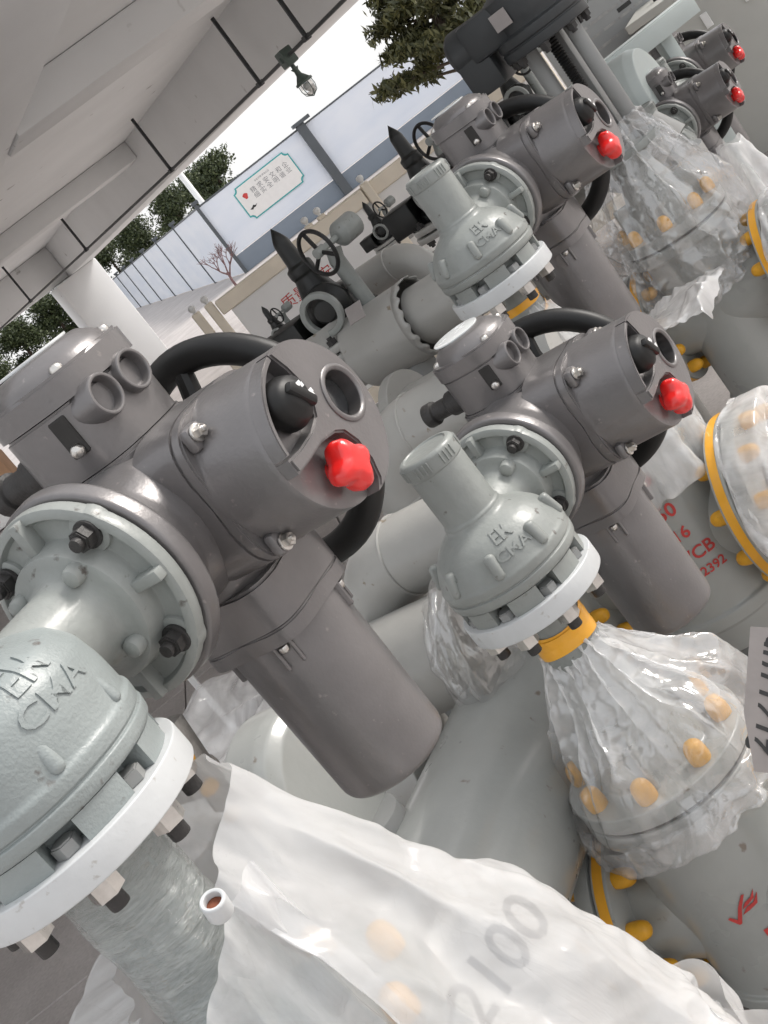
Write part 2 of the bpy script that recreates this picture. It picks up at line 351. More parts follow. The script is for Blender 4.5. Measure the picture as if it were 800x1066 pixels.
# ---------------------------------------------------------------- cloth: small position-based solver for the plastic bags
def pbd(X, nu, nv, wrap, pin, collide, slack=1.08, steps=60, iters=8, grav=(0, 0, -2.0), damp=.96, seed=1, jit=.004):
    rng = np.random.RandomState(seed)
    X = X.reshape(nv, nu, 3).astype(float); pinm = pin.reshape(nv, nu)
    inv = np.where(pinm, 0., 1.)[..., None]
    X0 = X.copy(); P = X + rng.normal(0, jit, X.shape) * inv; Vv = np.zeros_like(P)
    sh = []
    def sl(dv, du): sh.append((dv, du))
    sl(0, 1); sl(1, 0); sl(1, 1); sl(1, -1); sl(0, 3); sl(3, 0)
    cons = []
    for dv, du in sh:
        A = X0[:nv - dv] if dv else X0
        B = np.roll(X0, -du, 1)[dv:] if dv else np.roll(X0, -du, 1)
        rest = np.linalg.norm(A - B, axis=2)
        stiff = .9 if max(dv, abs(du)) < 3 else .06
        msk = np.ones((nv - dv, nu))
        if not wrap:
            if du > 0: msk[:, nu - du:] = 0
            elif du < 0: msk[:, :-du] = 0
        if max(dv, abs(du)) < 3: rest = rest * slack
        else: rest = rest * slack
        cons.append((dv, du, rest, stiff, msk))
    g = np.array(grav); dt = .02
    for s in range(steps):
        Vv += g * dt * inv; prev = P.copy(); P = P + Vv * dt * inv
        for it in range(iters):
            for dv, du, rest, stiff, msk in cons:
                Q = np.roll(P, -du, 1); I2 = np.roll(inv, -du, 1)
                A = P[:nv - dv]; B = Q[dv:]; wa = inv[:nv - dv]; wb = I2[dv:]
                d = B - A; L = np.linalg.norm(d, axis=2) + 1e-9
                k = ((L - rest) / L * stiff * msk)[..., None] * d / np.maximum(wa + wb, 1e-6) * .5
                dA = np.zeros_like(P); dB = np.zeros_like(P)
                dA[:nv - dv] = k * wa; dB[dv:] = -k * wb
                P = P + dA + np.roll(dB, du, 1)
            P = np.where(pinm[..., None], X0, P)
        if collide is not None:
            P = np.where(pinm[..., None], X0, collide(P.reshape(-1, 3)).reshape(P.shape))
        Vv = (P - prev) / dt * damp
    return P.reshape(-1, 3)
def grid_faces(nu, nv, wrap):
    F = []
    for j in range(nv - 1):
        for i in range(nu if wrap else nu - 1):
            i2 = (i + 1) % nu; F.append((j * nu + i, j * nu + i2, (j + 1) * nu + i2, (j + 1) * nu + i))
    return F
def crumple(P, nu, nv, amp, seed, sc=7.0, zk=1.0):
    Pn = P.reshape(nv, nu, 3); du = np.roll(Pn, -1, 1) - np.roll(Pn, 1, 1); dv = np.gradient(Pn, axis=0); N_ = np.cross(du, dv); N_ /= np.linalg.norm(N_, axis=2, keepdims=True) + 1e-9
    h = np.zeros(nv * nu); off = Vector((seed * 3.1, seed * 1.7, 0)); Q = P
    for k, p in enumerate(Q):
        v = Vector((p[0], p[1], p[2] * zk)); w = v * sc + off; w = w + Vector((noise.noise(w * .7), noise.noise(w * .7 + Vector((5, 0, 0))), noise.noise(w * .7 + Vector((0, 9, 0))))) * .9
        h[k] = (1 - 2.2 * abs(noise.noise(w))) * .65 + (1 - 2.2 * abs(noise.noise(w * 2.3))) * .30 + (1 - 2 * abs(noise.noise(w * 4.9))) * .13
    return P + (N_ * (h.reshape(nv, nu, 1) * amp)).reshape(-1, 3)
def cloth_obj(name, P, nu, nv, wrap, mat, parent=None, M=None, sub=1):
    me = bpy.data.meshes.new(name); me.from_pydata([tuple(p) for p in P], [], grid_faces(nu, nv, wrap)); me.update()
    me.polygons.foreach_set('use_smooth', [True] * len(me.polygons))
    o = obj(name, me, mat, parent, M)
    if sub: md = o.modifiers.new('subdivision', 'SUBSURF'); md.levels = sub; md.render_levels = sub
    return o
def col_radial(prof, axis=(0, 0), pad=.006, spheres=()):
    zs = np.array([p[0] for p in prof]); rs = np.array([p[1] for p in prof])
    def f(P):
        P = P.copy(); dx = P[:, 0] - axis[0]; dy = P[:, 1] - axis[1]; r = np.hypot(dx, dy) + 1e-9
        need = np.interp(P[:, 2], zs, rs, left=0, right=0) + pad; k = np.where(r < need, need / r, 1)
        P[:, 0] = axis[0] + dx * k; P[:, 1] = axis[1] + dy * k
        for c, rad in spheres:
            d = P - np.array(c); L = np.linalg.norm(d, axis=1) + 1e-9; k = np.where(L < rad, rad / L, 1)[:, None]; P = np.array(c) + d * k
        return P
    return f
def tube_bag(name, mat, prof, colprof, parent=None, M=None, nu=110, nv=64, axis=(0, 0), slack=1.10, grav=(0, 0, -2), spheres=(), folds=9, amp=.10, seed=1, steps=50, pins=(1, 1), sub=1, crum=.010, gather=.0, lean=(0, 0)):
    """tubular bag tied at both ends: prof = [(z, r)...] from top to bottom"""
    rng = np.random.RandomState(seed); ph = rng.rand(8) * 6.28
    ts = np.linspace(0, 1, nv); zz = np.interp(ts, np.linspace(0, 1, len(prof)), [p[0] for p in prof]); rr = np.interp(ts, np.linspace(0, 1, len(prof)), [p[1] for p in prof])
    a = np.arange(nu) / nu * 2 * PI
    X = np.zeros((nv, nu, 3))
    for j in range(nv):
        t = ts[j]; env = math.sin(PI * min(1, max(0, t))) ** .6
        fr = amp * (.35 + .65 * env) * (np.sin(folds * a + ph[0] + 1.5 * t) * .5 + np.sin((folds * 2 + 3) * a + ph[1] - 3 * t) * .3 + np.sin(5 * a + ph[2] + 5 * t) * .5)
        fr = fr + gather * (1 - t) ** 2.5 * (np.sin(19 * a + ph[4]) * .6 + np.sin(27 * a + ph[5]) * .5)
        r = rr[j] * (1 + fr)
        ln = math.sin(PI * t ** .7)
        X[j, :, 0] = axis[0] + lean[0] * ln + r * np.cos(a); X[j, :, 1] = axis[1] + lean[1] * ln + r * np.sin(a); X[j, :, 2] = zz[j] + .012 * np.sin(3 * a + ph[3]) * (1 if j else 1)
    pin = np.zeros((nv, nu), bool)
    if pins[0]: pin[0] = True
    if pins[1]: pin[-1] = True
    P = pbd(X.reshape(-1, 3), nu, nv, True, pin, col_radial(colprof, axis, .005, spheres), slack, steps, 6, grav, .93, seed)
    if crum: P = crumple(P, nu, nv, crum, seed); P = crumple(P, nu, nv, crum * .45, seed + 5, 17.0)
    return cloth_obj(name, P, nu, nv, True, mat, parent, M, sub)

# ================================================================ SETTING
# ground sheet with paving slabs near the valves
gb = MB(); gb.add([(-300, -60, 0), (300, -60, 0), (300, 500, 0), (-300, 500, 0)], [(0, 1, 2, 3)])
ground = gb.build('ground', 'ground_mat'); tag(ground, kind='structure')
sb = MB(); sb.add(*box(1.19, 1.19, .03, .004, 1)); me_slab = shared(sb, 'ground_mat', 'paving_slab')
for i in range(-3, 5):
    for j in range(-1, 9):
        o = obj('paving_slab', me_slab, None, ground, T(i * 1.2 + .35, j * 1.2 + .5, .0155 + random.uniform(-.0012, .0012)) @ Matrix.Rotation(random.choice((0, PI / 2, PI)), 4, 'Z'))

# canopy: edge beam, inner beam, cross beams and slab, on a column
E1 = Vector((-1.43, 27.0, 0)); E2 = Vector((2.63, 11.8, 0)); ed = (E2 - E1).normalized(); inn = Vector((ed.y, -ed.x, 0))   # towards the camera side / left
if inn.x > 0: inn = -inn
Mc = Matrix((ed, inn, Vector((0, 0, 1)))).transposed().to_4x4(); Mc.translation = Vector((E1.x, E1.y, CAM_Z))
Lc = (E2 - E1).length
canopy = empty('concrete_canopy', (0, 0, 0)); canopy.matrix_world = Mc
tag(canopy, 'white plastered concrete canopy with beams overhanging from the upper left', 'canopy')
def cb(name, x0, x1, y0, y1, z0, z1, bev=.015):
    b_ = MB(); b_.add(*box(x1 - x0, y1 - y0, z1 - z0, bev), T((x0 + x1) / 2, (y0 + y1) / 2, (z0 + z1) / 2)); return b_.build(name, 'plaster', canopy)
XE = Lc + 7.6
cb('edge_beam', -1.0, XE, 0, .55, .6, 1.6)
cb('roof_slab', -1.0, XE, -.003, 16.5, 1.32, 1.597)
cb('inner_beam', -1.0, XE, 3.6, 4.3, 1.08, 1.317)
cb('inner_beam', -1.0, XE, 9.0, 9.7, .80, 1.317)
for k, xx in enumerate((-.7, 8.2, 17.0)):
    cb('cross_beam', xx, xx + .62, .553, 3.597, 1.06 if k else .62, 1.317)
    cb('cross_beam', xx, xx + .62, 4.303, 8.997, 1.06 if k else .62, 1.317)
cb('column', -.75, .17, -.02, .93, -CAM_Z, .597, .02)
cb('column', 20.5, 21.1, 9.05, 9.65, -CAM_Z, .797, .02)
# conduit with hangers and a lamp
cond = empty('lighting_conduit', (0, 0, 0)); cond.matrix_world = Mc
tag(cond, 'thin dark conduit on short hangers running under the white canopy', 'conduit')
CZ = .60
b_ = MB(); b_.add(*tube([(-1.0, 2.6, CZ), (.66, 2.33, CZ), (6.8, 1.42, CZ), (10.9, .92, CZ), (14.5, .74, CZ), (Lc + 7.4, .70, CZ)], .017, 8)); b_.build('pipe', 'dark_steel', cond)
for xx, yy in ((3.2, 1.95), (6.79, 1.42), (10.9, .92), (14.3, .75), (15.7, .735), (19.0, .72)):
    b_ = MB(); b_.add(*box(.034, .034, .72, .004, 1), T(xx, yy, CZ + .35)); b_.add(*box(.08, .06, .05, .006, 1), T(xx, yy, CZ)); b_.build('hanger', 'dark_steel', cond)
lampP = Mc @ Vector((15.12, .735, .60))
lamp = empty('explosion_proof_lamp', lampP, math.atan2(ed.y, ed.x)); lamp.scale = (.8,) * 3; tag(lamp, 'small green caged lamp hanging from the conduit under the canopy', 'lamp')
b_ = MB(); b_.add(*box(.19, .15, .19, .015)); b_.add(*box(.07, .19, .07, .01)); b_.add(*lathe(fil([(0, -.12), (.03, -.12), (.03, .13), (0, .13)], .004), 14), AX['X']); b_.build('junction_box', 'lamp_green', lamp)
b_ = MB(); b_.add(*lathe(fil([(.0, -.14), (.05, -.135), (.03, -.17), (.035, -.22), (.085, -.29), (.105, -.30), (.105, -.325), (.07, -.325), (0, -.325)], .004), 24)); b_.add(*tube([(0, 0, -.05), (0, 0, -.16)], .026, 10)); b_.build('lamp_hood', 'lamp_green', lamp)
b_ = MB(); b_.add(*lathe(fil([(.072, -.326), (.078, -.38), (.07, -.43), (.045, -.465), (0, -.475)], .01), 20)); b_.build('glass_bowl', 'lamp_glass', lamp)
b_ = MB(); b_.add(*lathe([(0, -.33), (.025, -.34), (.03, -.39), (.0, -.43)], 14)); b_.build('bulb', 'lens_white', lamp)
b_ = MB()
for k in range(6):
    a = k * PI / 3; b_.add(*tube([(.085 * math.cos(a), .085 * math.sin(a), -.325), (.088 * math.cos(a), .088 * math.sin(a), -.39), (.07 * math.cos(a), .07 * math.sin(a), -.45), (0, 0, -.49)], .005, 6))
b_.build('wire_cage', 'lamp_green', lamp)

# hoarding fence: left run recedes, right run stands square to the view
FH = 2.12
def fence_panel(fence, A, B, mat='fence_print', band=0):
    A = A - fence.location; B = B - fence.location; d = (B - A); L_ = d.length; M_ = T(*A) @ Matrix.Rotation(math.atan2(d.y, d.x), 4, 'Z')
    b_ = MB(); b_.add(*box(L_ - .09, .05, FH - band - .02, .006, 1), T(L_ / 2, 0, band + (FH - band) / 2 + .012)); t = b_.build('printed_panel', mat, fence, M_)
    b_ = MB(); b_.add(*box(L_ - .09, .07, .05, .006, 1), T(L_ / 2, 0, FH + .03)); b_.build('top_rail', 'fence_post', t)
    if band: b_ = MB(); b_.add(*box(L_ - .09, .08, band - .004, .006, 1), T(L_ / 2, 0, band / 2)); b_.build('base_band', 'fence_band', t)
def fence_post(fence, P, w=.14, hh=.12):
    b_ = MB(); b_.add(*box(w, w, FH + hh, .008, 1), T(0, -.06, (FH + hh) / 2)); t = b_.build('post', 'fence_post', fence, T(*(P - fence.location)))
    b_ = MB(); b_.add(*box(w * 2.1, w * 1.5, .10, .008, 1), T(w * .3, -.06, FH + hh + .05)); b_.build('post_cap', 'fence_post', t)
A0 = Vector((1.07, 37.5, 0)); A1 = Vector((-4.4, 84, 0))
fence1 = empty('hoarding_fence', A0); tag(fence1, 'pale printed hoarding with slim dark posts receding to the left', 'fence')
fence2 = empty('hoarding_fence', A0); tag(fence2, 'white hoarding with grey base band facing the viewer under the sky', 'fence')
for k in range(8):
    P = A0.lerp(A1, k / 7); fence_post(fence1, P, .10 + .006 * k)
    if k < 7: fence_panel(fence1, P, A0.lerp(A1, (k + 1) / 7))
c0 = A0.copy(); u_ = Vector((1, .012, 0)).normalized()
xs = [0, 3.55, 8.4, 13.4, 18.4, 23.4]
for k in range(5): fence_panel(fence2, c0 + u_ * xs[k], c0 + u_ * xs[k + 1], 'fence_print', .52)
for k in range(1, 5): fence_post(fence2, c0 + u_ * xs[k], .26, .1)
# plaque printed on the corner panel
pq = empty('framed_plaque', c0 + u_ * 1.92 + Vector((0, -.035, 1.46))); tag(pq, 'white plaque with teal notched border and vertical dark characters on the hoarding', 'plaque')
def notched(w, h, c):
    p = []
    for sx, sy, a0 in ((1, 1, 270), (-1, 1, 0), (-1, -1, 90), (1, -1, 180)):
        pts = [(sx * w / 2 + c * math.cos(R(a)), sy * h / 2 + c * math.sin(R(a))) for a in [a0 - k * 22.5 for k in range(5)]]
        p += pts
    return p
Mfr = Matrix.Rotation(PI / 2, 4, 'X')
b_ = MB(); b_.add(*prism(notched(1.86, .98, .12), 0, .012), Mfr); b_.build('border', 'print_teal', pq)
b_ = MB(); b_.add(*prism(notched(1.79, .91, .12), .013, .018), Mfr); b_.build('face', 'print_pale', pq)
for j, s_ in enumerate(('精细', '求实', '安全', '文明', '和谐', '企业')):
    me = text_mesh(s_[0] + '\n' + s_[1], .17); obj('lettering', me, 'print_grey', pq, T(-.42 + j * .215 + .02, -.0195, .08 + (j - 2.5) * .0) @ Mfr)
me = text_mesh('安全文明 和谐企业', .06); obj('lettering', me, 'print_grey', pq, T(.0, -.0195, .33) @ Mfr)
b_ = MB(); b_.add(*prism([(.07 * math.cos(a) * (1 + .25 * math.sin(3 * a)), .085 * math.sin(a)) for a in [k * PI / 9 for k in range(18)]], .0185, .021), Mfr); b_.build('red_flower', 'print_red', pq, T(-.68, 0, .16))
b_ = MB(); b_.add(*prism([(-.12, 0), (-.04, .02), (.02, .06), (.06, .02), (.13, .03), (.06, -.02), (.0, -.015), (-.05, -.045)], .0185, .021), Mfr); b_.build('black_mark', 'print_black', pq, T(-.68, 0, -.2))

# trees ------------------------------------------------------------
def crown_mesh(blobs, n, leaf, seed, flat=1.0, elong=1.0):
    rng = np.random.RandomState(seed)
    C_ = np.array([b[0] for b in blobs]); Q_ = np.array([b[1] for b in blobs]); wts = np.prod(Q_, 1) ** .7; wts /= wts.sum()
    k = rng.choice(len(blobs), n, p=wts); unit = lambda a: a / np.linalg.norm(a, axis=1, keepdims=True)
    d = unit(rng.normal(size=(n, 3))); q = rng.rand(n, 1) ** .45
    nz = .22 * np.sin(d @ np.array([5.1, 2.3, 3.7])[:, None] + k[:, None]) + .16 * np.sin(d @ np.array([-3.3, 6.1, 5.2])[:, None] + 2.1 * k[:, None])
    p = C_[k] + d * q * Q_[k] * (1 + nz)
    ax = rng.normal(size=(n, 3)); ax[:, 2] *= flat; ax = unit(ax); bx_ = unit(np.cross(ax, rng.normal(size=(n, 3)))); s = leaf * (.6 + .8 * rng.rand(n, 1))
    V = np.stack([p - ax * s * elong, p - bx_ * s * .45, p + ax * s * elong, p + bx_ * s * .45], 1).reshape(-1, 3)
    me = bpy.data.meshes.new('crown'); me.from_pydata(V.tolist(), [], np.arange(4 * n).reshape(-1, 4).tolist()); me.update(); return me
def conifer(name, P, h, w, label, seed, n=11000, leaf=.095, group='evergreens behind the hoarding'):
    t = empty(name, P); tag(t, label, 'tree', group); rng = random.Random(seed)
    blobs = []
    for k in range(16):
        q = rng.random(); a = rng.random() * 6.28; rr = w * (1 - q * .62) * rng.uniform(.25, .62)
        blobs.append(((rr * math.cos(a), rr * math.sin(a), .35 + q * (h - .9)), (w * .42, w * .42, h * .13)))
    obj('crown', crown_mesh(blobs, n, leaf, seed), 'hedge_leaf', t)
    b_ = MB(); b_.add(*tube([(0, 0, -.1), (.03, .02, h * .4), (0, .05, h * .85)], [.16, .11, .03], 8)); b_.build('trunk', 'bark', t)
hedge = [(-1.5, 88, 5.2), (-6.5, 90, 4.6), (-4.0, 92, 5.0), (-9.0, 90, 4.5), (1.2, 84, 5.0), (3.0, 76, 4.6), (3.7, 70, 4.2), (-11.5, 88, 4.6), (-14, 86, 4.4)]
hl = ['behind the fourth receding panel', 'left of the hoarding end', 'behind the far end of the receding hoarding', 'seen left of the canopy column', 'behind the third receding panel', 'behind the second receding panel', 'behind the nearest receding panel, tallest part', 'far left under the canopy beam', 'leftmost under the canopy beam', 'peeking over the hoarding corner']
for k, (x, y, h) in enumerate(hedge): conifer('evergreen_tree', (x, y, 0), h, 2.3, 'dark dense evergreen tree ' + hl[k], 30 + k)
def pine(P, seed=5):
    t = empty('pine_tree', P); tag(t, 'olive green pine with drooping branches above the hoarding', 'tree'); rng = random.Random(seed); br = MB(); blobs = []
    for k in range(34):
        q = k / 33; a = k * 2.4; L_ = (1.55 - q * .9) * rng.uniform(.7, 1.15); z0 = 1.15 + q * 2.2
        tip = Vector((L_ * math.cos(a), L_ * math.sin(a), z0 + .12 + rng.uniform(-.12, .25)))
        br.add(*tube([(0, 0, z0 - .1), tuple(tip * .55 + Vector((0, 0, z0 * .45))), tuple(tip)], [.035, .022, .008], 6))
        for s_ in (.45, .7, .92):
            c = Vector((0, 0, z0)).lerp(tip, s_); blobs.append(((c.x, c.y, c.z + .04), (.30, .30, .17)))
    obj('crown', crown_mesh(blobs, 17000, .062, seed, 1.4, 1.5), 'pine_leaf', t)
    br.add(*tube([(0, 0, -.1), (.04, 0, 1.3), (0, .03, 3.4)], [.13, .10, .03], 10)); br.build('trunk', 'bark', t)
pp = W(452, 18, 24.0); pine((pp.x, pp.y, 0))
# bare shrub in front of the hoarding
sp = W(243, 293, 33.5); shrub = empty('bare_shrub', (sp.x, sp.y, 0)); tag(shrub, 'leafless purple-brown little tree before the receding hoarding', 'shrub')
b_ = MB(); rng = random.Random(3)
def twig(p, d, L_, r, lv):
    q = p + d * L_; mid = (p + q) / 2 + Vector([rng.uniform(-.05, .05) * L_ for _ in range(3)])
    b_.add(*tube([p, mid, q], [r, r * .85, r * .65], 5, False))
    if lv:
        for _ in range(3 if lv > 1 else 4):
            nd = (d + Vector((rng.uniform(-.85, .85), rng.uniform(-.85, .85), rng.uniform(-.1, .6)))).normalized(); twig(p.lerp(q, rng.uniform(.65, 1)), nd, L_ * rng.uniform(.6, .85), r * .6, lv - 1)
twig(Vector((0, 0, 0)), Vector((.05, 0, 1)), .48, .04, 4); b_.build('branches', 'twig', shrub)
# white pole behind the hoarding corner
wp = W(206, 205, 40.5); b_ = MB(); b_.add(*lathe(fil([(0, 0), (.10, 0), (.09, 3.4), (0, 3.4)], .01), 16)); o = b_.build('white_pole', 'white_rail', None, T(wp.x, wp.y, 0)); tag(o, 'short white pole standing behind the hoarding corner', 'pole')

# ================================================================ MOTORISED VALVES
CACHE = {}
def build_actuator(root, YC=.22, ts=1.0, gr=.139):
    """YC: how far the actuator's own centre lies behind its mounting face"""
    A = 'actuator'; K = YC - .26
    # gear housing: rear ring, barrel towards the handwheel, seat of the terminal box, seat of the motor
    b_ = MB()
    b_.add(*lathe(fil([(0, .002), (gr - .002, .002), (gr, .03), (.120, .045), (.112, .09), (.118, .13), (.118, .35 + K), (.085, .375 + K), (.05, .38 + K), (.05, .41 + K), (0, .41 + K)], .006, 3), 56), AX['Y'])
    b_.add(*lathe(fil([(.112, -.02), (.108, .045), (.080, .088), (.0, .088)], .01, 3), 40), T(0, YC, 0))
    b_.add(*lathe(fil([(.0, -.165), (.088, -.165), (.100, -.10), (.108, .02)], .008, 3), 40), T(0, YC, 0))
    b_.build('gear_housing', A, root)
    # terminal box ----------------------------------------------------
    def dshape(r, n=44, fl=.80):
        p = []
        for k in range(n):
            a = 2 * PI * k / n; x, y = r * math.cos(a), r * math.sin(a); e = .66
            x = math.copysign(abs(math.cos(a)) ** e, math.cos(a)) * r; y = math.copysign(abs(math.sin(a)) ** e, math.sin(a)) * r
            p.append((x, y))
        return p
    b_ = MB(); b_.add(*prism(dshape(.088), .148, .176, .004)); b_.add(*prism(dshape(.082), .177, .258, .003))
    tb = b_.build('terminal_box', A, root, T(-.018 - (ts - 1) * .12, YC, .088 - .150 * ts) @ Matrix.Scale(ts, 4))
    b_ = MB(); b_.add(*prism(dshape(.085), .2595, .292, .004)); b_.add(*lathe(fil([(.083, .288), (.077, .300), (.055, .316), (0, .320)], .006, 3), 44)); lid = b_.build('lid', A, tb)
    b_ = MB(); b_.add(*disc(.052, .3170, .3205, 36, .001)); b_.build('cover_plate', 'lens_white', lid, T(-.02, .01, 0))
    for a in (-40, -140, 140, 50): obj('screw', ME_SCREW, None, lid, T(.080 * math.cos(R(a)), .080 * math.sin(R(a)), .288))
    for k, (yy) in enumerate((-.038, .024)):      # two conduit sockets facing along the switch box
        b_ = MB(); b_.add(*lathe(fil([(.0265, 0), (.0265, .034), (.0255, .038), (.0215, .038), (.020, .034), (.020, .006), (0, .006)], .003), 28), AX['X'])
        sk = b_.build('cable_socket', A, tb, T(.056, yy - .008, .240))
    b_ = MB(); b_.add(*box(.026, .010, .050, .002, 1)); b_.build('label_recess', 'gap', tb, T(.036, -.0765, .226) @ Matrix.Rotation(R(8), 4, 'Z'))
    obj('screw', ME_SCREW, None, tb, T(.039, -.080, .209) @ AX['-Y'])
    b_ = MB(); b_.add(*lathe(fil([(.027, 0), (.027, .03), (.020, .034), (.020, .07), (.026, .072), (.026, .095), (0, .095)], .003), 20), AX['-X']); b_.build('cable_gland', 'bolt_black', tb, T(-.072, -.03, .205))
    # switch box: square base, round cover, end face with knobs ----------
    b_ = MB(); sq = []
    for k in range(48):
        a = 2 * PI * k / 48; e = .52
        sq.append((math.copysign(abs(math.cos(a)) ** e, math.cos(a)) * .119, math.copysign(abs(math.sin(a)) ** e, math.sin(a)) * .119))
    MX = AX['X']
    b_.add(*prism(sq, .06, .140, .004), MX)
    b_.add(*prism(sq, .142, .158, .003), MX)
    sw = b_.build('switch_box', A, root, T(0, YC, 0))
    b_ = MB(); b_.add(*lathe(fil([(0, .15), (.121, .15), (.119, .165), (.117, .255), (.1165, .2675), (0, .2675)], .002), 64), MX)
    cov = b_.build('switch_cover', A, sw)
    # end plate: a Y of metal left standing round the three recesses. polygon in (y, z), front is -y
    RO = .1168
    def arc(a0, a1, n): return [(RO * math.cos(R(a0 + (a1 - a0) * k / n)), RO * math.sin(R(a0 + (a1 - a0) * k / n))) for k in range(n + 1)]
    poly = arc(98, -92, 40) + [(.012, -.105), (.022, -.08), (.022, -.05), (.012, -.028), (-.004, -.019), (-.04, -.013), (-.085, -.016)] \
        + arc(188, 184, 2)[0:1] + [(-.1165, .006), (-.085, .004), (-.045, .007), (-.018, .016), (-.004, .032), (.002, .055), (-.004, .085)]
    # map (y,z) -> prism XY so that X-axis extrusion keeps y,z: M columns
    MYZ = Matrix(((0, 0, 1, 0), (1, 0, 0, 0), (0, 1, 0, 0), (0, 0, 0, 1)))
    if 'end_plate' not in CACHE:
        b_ = MB(); b_.add(*prism(poly, .2677, .292, .003), MYZ); pm = b_.mesh('end_plate'); c_ = MB(); c_.add(*disc(.0335, .260, .31, 36, 0.0005), T(0, .062, .008) @ MX); cm = c_.mesh('cutter')
        po = bpy.data.objects.new('p', pm); co_ = bpy.data.objects.new('c', cm); TXT.collection.objects.link(po); TXT.collection.objects.link(co_)
        bo_ = po.modifiers.new('b', 'BOOLEAN'); bo_.object = co_; bo_.operation = 'DIFFERENCE'; bo_.solver = 'EXACT'
        TXT.view_layers[0].update(); dg = TXT.view_layers[0].depsgraph; CACHE['end_plate'] = bpy.data.meshes.new_from_object(po.evaluated_get(dg), depsgraph=dg)
        CACHE['end_plate'].set_sharp_from_angle(angle=R(28)); bpy.data.objects.remove(po); bpy.data.objects.remove(co_)
    obj('end_plate', CACHE['end_plate'], A, cov)
    lip = [(RO * math.cos(R(a)), RO * math.sin(R(a))) for a in range(100, 176, 5)] + [(.109 * math.cos(R(a)), .109 * math.sin(R(a))) for a in range(175, 99, -5)]
    b_ = MB(); b_.add(*prism(lip, .2677, .292, .0015), MYZ); b_.build('recess_rim', A, cov)
    b_ = MB(); b_.add(*lathe(fil([(.043, -.001), (.043, .004), (.038, .006), (.0335, .003), (.0335, -.022), (.0325, -.024)], .0015), 36), T(.290, .062, .008) @ MX); b_.build('window_ring', A, cov)
    b_ = MB(); b_.add(*lathe(fil([(0, 0), (.0325, 0), (.0325, .0022), (.02, .003), (0, .0032)], .001), 30), T(.2685, .062, .008) @ MX); b_.build('window_lens', 'glass_dark', cov)
    # knobs
    b_ = MB(); b_.add(*lathe(fil([(.018, 0), (.018, .008), (.030, .012), (.034, .026), (.031, .042), (.020, .050), (0, .051)], .004, 3), 40, lambda a, h: (.17 * math.cos(4 * a) if h > .01 else 0)), MX)
    b_.build('red_knob', 'red', cov, T(.2665, -.030, -.060))
    kb = MB(); kb.add(*lathe(fil([(.026, 0), (.036, .004), (.037, .022), (.031, .038), (.018, .047), (0, .050)], .004, 3), 32, lambda a, h: .05 * math.cos(3 * a)), MX); kb.add(*box(.014, .016, .050, .005), T(.047, 0, 0) @ Matrix.Rotation(R(35), 4, 'X'))
    kk = kb.build('black_knob', 'black', cov, T(.2665, -.043, .055))
    b_ = MB()
    for yy, zz, w in ((.004, .026, .009), (.012, .018, .006), (.027, -.010, .008), (.024, -.022, .007)): b_.add(*box(.001, w, .006, 0), T(.0525, yy * .5, zz * .5))
    b_.build('white_marks', 'white_mark', kk)
    for sy in (-1, 1):
        for sz in (-1, 1):
            b_ = MB(); b_.add(*box(.020, .036, .036, .008), T(.168, sy * .086, sz * .088)); lg = b_.build('cover_lug', A, sw)
            obj('lug_bolt', ME_SBOLT, None, lg, T(.178, sy * .090, sz * .092) @ MX)
    # motor ---------------------------------------------------------------
    b_ = MB(); oc = []
    for k in range(40):
        a = 2 * PI * k / 40; e = .40
        oc.append((math.copysign(abs(math.cos(a)) ** e, math.cos(a)) * .098, math.copysign(abs(math.sin(a)) ** e, math.sin(a)) * .098))
    b_.add(*prism(oc, -.196, -.128, .005)); b_.add(*prism(oc, -.222, -.198, .003))
    b_.add(*lathe(fil([(0, -.510), (.076, -.510), (.090, -.502), (.0935, -.49), (.096, -.21), (0, -.205)], .006, 3), 56))
    mo = b_.build('motor_housing', A, root, T(0, YC, 0))
    for sx, sy in ((.5, -.87), (-.87, -.5), (.87, .5), (-.5, .87)):
        a = math.atan2(sy, sx); b_ = MB()
        for q in (-1, 1): b_.add(*box(.030, .006, .050, .002, 1), T(.088 * math.cos(a), .088 * math.sin(a), -.238) @ Matrix.Rotation(a, 4, 'Z') @ T(0, q * .013, 0))
        lg = b_.build('bolt_lug', A, mo); obj('screw', ME_SCREW, None, lg, T(.099 * math.cos(a), .099 * math.sin(a), -.226) @ AX['-Z'])
    # handwheel -----------------------------------------------------------
    b_ = MB(); b_.add(*torus(.188, .025, 72, 14, .85), T(0, .44 + K, -.035) @ AX['Y']); hw = b_.build('handwheel', 'black', root)
    for k in range(3):
        a = R(90 + 120 * k); b_ = MB(); b_.add(*tube([(.03 * math.cos(a), .425 + K, .03 * math.sin(a)), (.12 * math.cos(a), .42 + K, .12 * math.sin(a) - .02), (.18 * math.cos(a), .44 + K, .18 * math.sin(a) - .035)], [.02, .017, .015], 10)); b_.build('spoke', 'black', hw)
    b_ = MB(); b_.add(*lathe(fil([(0, .395 + K), (.055, .395 + K), (.055, .44 + K), (.04, .455 + K), (0, .455 + K)], .004), 28), AX['Y']); b_.build('wheel_hub', 'steel_dull', hw)

